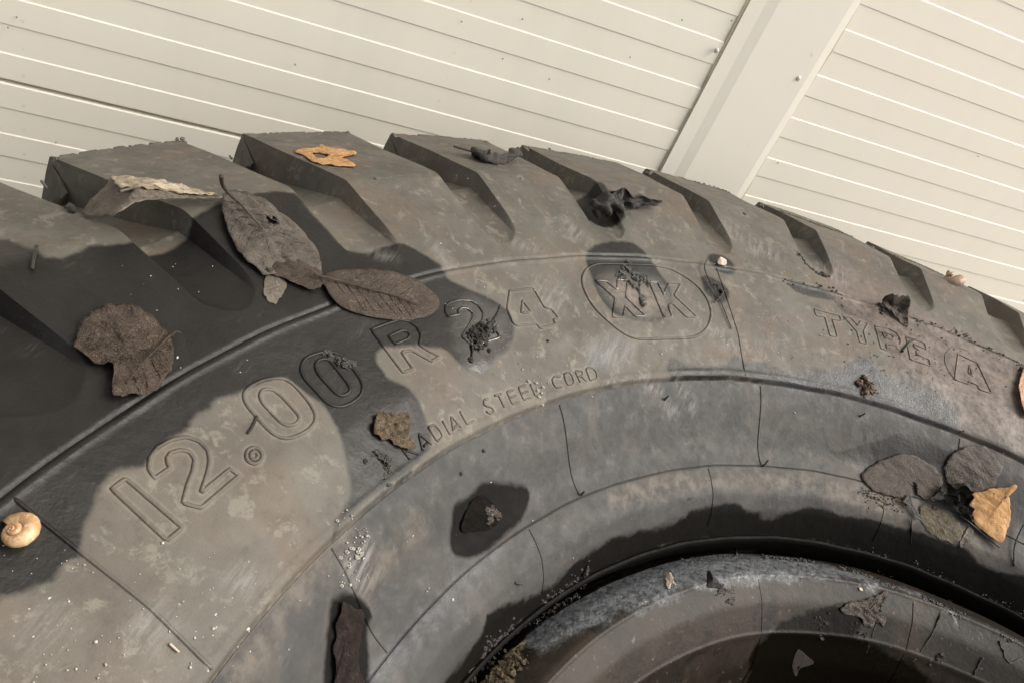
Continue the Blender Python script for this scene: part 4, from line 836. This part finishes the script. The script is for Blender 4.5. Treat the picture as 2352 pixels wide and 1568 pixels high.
leaf('feather_scrap', 'small white frayed scrap on the blue-grey band of the inner flap', [(1528,1322,.001),(1538,1312,.003),(1550,1335,.002),(1552,1345,.001),(1543,1340,.001),(1538,1352,.001),(1532,1345,.001)], PALEB, wr=.0004, jag=.15, seed=87, cat='scrap', n=30, rings=5)
leaf('pale_flake', 'tiny white flake on the brown inner flap', z9([(1262,935),(1275,932),(1288,952),(1270,955)]), PALEB, h=.0008, wr=.0001, jag=.1, seed=88, cat='flake', n=16, rings=3)
clump('debris_clump', 'tan crumbly mould on the inner flap at the bottom', z8(along([(1230,1560),(1290,1500),(1350,1450),(1420,1400)], 9)), SCRAP, .0022, .0009, 16, 'debris', 89, .001)
leaf('leaf_shred', 'small pale curled shred by the bead at the bottom', z8([(1085,1490,.002),(1110,1495,.003),(1135,1530,.002),(1140,1567,.001),(1105,1560,.001)]), SCRAP, ch=.003, wr=.0004, jag=.05, seed=90, cat='shred', n=30, rings=5)
gr = []; 
for (a, b) in ((1250, 1180), (1420, 1095), (1560, 1010)): pass
ctr = z8(along([(1180,1350),(1290,1260),(1400,1180),(1560,1060),(1750,960),(1900,900)], 26))+z9(along([(60,735),(300,700),(700,700),(1000,730),(1250,800),(1500,900),(1700,970),(1850,1040),(2050,1130),(2300,1260)], 46))
o = clump('wet_grit', 'wet grey grit along the gap between bead and flap', [(x, y+12) for x, y in ctr], GRIT, .0014, .0007, 16, 'grit', 91, .0004, 'stuff')
# snail shells
def shell(name, label, px, size, axis, turns=3.4, off=.0, mats=None, tall=.55, out=0.0):
    c = hit([px], off)[0]; c[:2] += out*c[:2]/np.linalg.norm(c[:2]); ax = np.array(axis, float); ax /= np.linalg.norm(ax); e1 = np.cross(ax, [0.3, 1, .2]); e1 /= np.linalg.norm(e1); e2 = np.cross(ax, e1)
    n = 150; m = 18; V = []; Fc = []
    for i in range(n):
        q = i/(n-1); ph = -2*math.pi*turns*(1-q); g_ = math.exp(-.40*2*math.pi*turns*(1-q)/2.6) ; R_ = size*.30*g_; tr = size*.235*g_; hh = size*tall*(1-g_)
        cen = (math.cos(ph)*e1+math.sin(ph)*e2)*R_+ax*(hh-size*.2); rad = math.cos(ph)*e1+math.sin(ph)*e2
        tr *= 1+.022*math.sin(i*1.9)+.012*math.sin(i*.83)
        for k in range(m): a = 2*math.pi*k/m; V.append(c+cen+tr*(math.cos(a)*rad*1.02+math.sin(a)*ax*1.05))
    for i in range(n-1):
        for k in range(m): a = i*m+k; b = i*m+(k+1) % m; Fc.append((a, b, b+m, a+m))
    Fc.append(tuple(range(m))[::-1]); Fc.append(tuple((n-1)*m+k for k in range(m)))
    o = mesh(name, V, Fc, mats); return tag(o, label, 'snail shell')
VD = lambda px: rays([px])[0]/np.linalg.norm(rays([px])[0])
SH1 = simple('shell_amber', (.36, .21, .10), (.60, .42, .25), 160, .38, .0004, .4, (.70, .60, .46))
SH2 = simple('shell_brown', (.30, .20, .14), (.42, .30, .22), 160, .5, .0005, .4, (.6, .5, .38))
shell('snail_shell', 'round amber snail shell on the wet rubber at the left edge', (37, 1222), .0140, tuple(-VD((36, 1222))*.80-RT*.42+UP*.34), off=.0045, turns=3.0, tall=.42, mats=SH1)
shell('snail_shell', 'brown ridged snail shell on the far tread shoulder at the right', (2199, 668), .0250, tuple(-VD((2196, 655))*.25-RT*.35+UP*.85), out=.010, off=-.001, mats=SH2, tall=.7)
# white lichen dots and bird-lime specks
pts = []
for cx_, cy_, sx_, sy_, n_ in ((805,1270,14,40,46),(826,1245,10,18,12),(790,1340,6,8,5),(845,1225,6,10,9),(820,1300,14,30,16),(1232,895,8,16,14),(1240,918,5,10,6),(1224,872,14,8,6)):
    pts += [(cx_+rgc.normal(0, sx_)*1.1, cy_+rgc.normal(0, sy_)*1.0, rgc.random()) for _ in range(n_)]
ps = []
for x, y, q in pts:
    c = hit([(x, y)], .0003)[0]; R_ = .00022+.00040*q**2
    if q > .8:
        th = np.linspace(0, 2*math.pi, 11)[:-1]; ps.append(tube([c+np.array([R_*math.cos(a), R_*math.sin(a)*.9, .0002]) for a in th], .00024, 5, True))
    else: ps.append(blob(c, R_*(.5+1.3*rgc.random()**2), int(rgc.integers(1e9))))
V, Fc = join(ps); o = mesh('white_lichen', V, Fc, WHITE); tag(o, 'chalky white ring-shaped lichen dots clustered on the lower sidewall', 'lichen', kind='stuff')
ps = []
spec = [(985+0*1, 830)]
reg = [((0,1250),(600,1568),60),((350,1150),(700,1500),26),((0,1400),(330,1568),16),((1660,860-150),(1900,830),60),((1640,700),(1830,800),34),((1560,560),(1800,700),22),((1250,760),(1600,820),12),((900,560),(1330,740),22),((1180,790),(1260,860),10),((250,600),(500,760),16),((380,820),(640,900),10),((900,1000),(1500,1300),16),((2180,960),(2340,1100),14),((880,400),(1300,560),14),((1700,560),(2000,680),26)]
for (x0, y0), (x1, y1), n_ in reg:
    for _ in range(n_):
        x = x0+rgc.random()*(x1-x0); y = y0+rgc.random()*(y1-y0); q = rgc.random()**3; c = hit([(x, y)], .0001)[0]; ps.append(blob(c, .00018+.00045*q, int(rgc.integers(1e9))))
for x, y, q in ((1038,1375,.4),(490,1442,1),(421,1380,.7),(568,1443,1),(980,1357,.5),(985,1350,.8),(1040,1376,.9),(433,1627,.8),(1825,947,.8),(1360,910,1),(1885,770,1),(1977,1349,.6)):
    c = hit([(x, y)], .0002)[0]; ps.append(blob(c, .0006*q+.00015, int(x)))
V, Fc = join(ps); o = mesh('white_specks', V, Fc, WHITE); tag(o, 'tiny white specks sprinkled over the whole tyre', 'specks', kind='stuff')
stick('straw', 'short pale straw on the dusty sidewall at the bottom left', [(390,1477),(398,1485),(411,1496)], .0006, .0004, PALEB, 'straw', .8)

# burrs at the block corners, wet rubbish in the first groove, moss on the tread edge
bs = []
for k, (x, y) in enumerate([(413,318),(421,319),(799,301),(907,309),(1117,323),(1207,339),(1215,337),(1487,394),(1494,392),(1746,467),(1752,466),(2006,563),(132,361)]):
    c = hit([(x, y+5)], 0)[0]
    for j in range(3): bs.append(blob(c+rgc.normal(0, .0009, 3)*np.array([1, 1, .5]), .0011+.0006*rgc.random(), 900+k*7+j))
V, Fc = join(bs); o = mesh('moulding_burrs', V, Fc, RUBBER, tyre, smooth=False); paint(o.data, np.array(V)); o['kind'] = 'stuff'
clump('debris_clump', 'shiny black wet rubbish in the bottom corner of the first groove at the left', [(128,440),(138,455),(150,466),(162,474),(175,478)], L_DARK, .0014, .0018, 10, 'debris', 93, .002)
MOSS = leafmat('moss', (.05, .052, .022), (.12, .11, .05), (.2, .18, .1), 300, rough=.85, vein=False)
clump('moss_patches', 'yellow-green moss grains along the tread edge at the right', along([(1762,476),(1830,500),(1900,525),(1990,556)], 40)+along([(1560,408),(1640,430),(1730,462)], 16)+along([(2010,570),(2120,610),(2200,650)], 16), MOSS, .0016, .0006, 8, 'moss', 94, .0003, 'stuff')
clump('debris_clump', 'brown dirt lodged in the groove above the words type a', z3(along([(870,690),(920,730),(980,770),(1060,820)], 8)), SOIL, .0018, .0008, 10, 'debris', 95, .0004)
for k, (x, y, r_) in enumerate(((1710,492,.0016),(1262,342,.001),(1258,783,.0012),(1057,1087,.0014),(1195,410,.0007),(1048,405,.0008),(861,411,.001),(1110,1035,.0016))):
    c = hit([(x, y)], 0)[0]; V, Fc = blob(c, r_, 500+k); o = mesh('dirt_grain', V, Fc, SOIL, smooth=False)
    tag(o, ['grey dirt grain on the fifth tread block','dirt grain beside the black shrivelled leaf','round dark dirt grain below the digit 4','dark grain on the lower sidewall above the wet leaf','dirt grain above the second groove end','dirt grain on the third tread block','dirt grain right of the orange leaf','dark smear of dirt under the words radial steel cord'][k], 'grain')

# dust kept in a pale fringe beside the raised lettering of the sidewall
from mathutils.kdtree import KDTree
SP = np.concatenate(STROKES); kd = KDTree(len(SP))
for i, p in enumerate(SP): kd.insert(p, i)
kd.balance()
for o in list(tyre.children):
    me = o.data; n = len(me.vertices); at = me.attributes.new('halo', 'FLOAT', 'POINT'); v = np.full(n, .01)
    if o.name == 'sidewall':
        co = np.empty(n*3); me.vertices.foreach_get('co', co); co = co.reshape(-1, 3); th, r = pol(co)
        for i in np.where((th > 76) & (th < 180) & (r > .366) & (r < .44) & (co[:, 2] > ZM))[0]: v[i] = min(.01, kd.find(co[i])[2])
    elif o.name.startswith(('raised', 'small')): v[:] = .003
    at.data.foreach_set('value', v.astype(np.float32))

for k, (pts_, lab) in enumerate((([(1810,1040),(1800,1110),(1770,1200),(1700,1310),(1620,1420)], 'long dark crack crossing the brown flap at the right'), ([(1440,960),(1410,1060),(1350,1240),(1310,1370)], 'dark crack running down from the rotten leaf remains'), ([(2190,1290),(2215,1360),(2250,1450),(2330,1400)], 'forked crack at the right edge of the flap'), ([(2080,1400),(2050,1450),(2020,1510)], 'short crack between the two long ones on the flap'))):
    stick('dark_strand', lab, z9(pts_), .0006, .0006, L_DARK, 'thread', .6, .0002)  # cracks in the flap, drawn as thin dark tubes
clump('debris_clump', 'brown leaf crumbs beside the rotten leaf on the inner flap', z9([(1000,1200),(1080,1120),(1130,1180),(1200,1200),(1290,1240),(1390,1150),(1100,1090)]), BARK, .0024, .0010, 12, 'debris', 96, .0008)
clump('debris_clump', 'brown leaf crumbs at the lower right of the flap', z9([(1500,1440),(1530,1500),(1550,1460),(1790,1420)]), BARK, .0016, .0010, 9, 'debris', 97, .0008)
clump('debris_clump', 'glinting wet crumbs on the bead edge at the far right', z9(along([(1240,700),(1420,745),(1600,810),(1850,930),(2080,1010),(2200,1050),(2330,1110)], 26)), GRIT, .0007, .0006, 7, 'debris', 98, .0006)
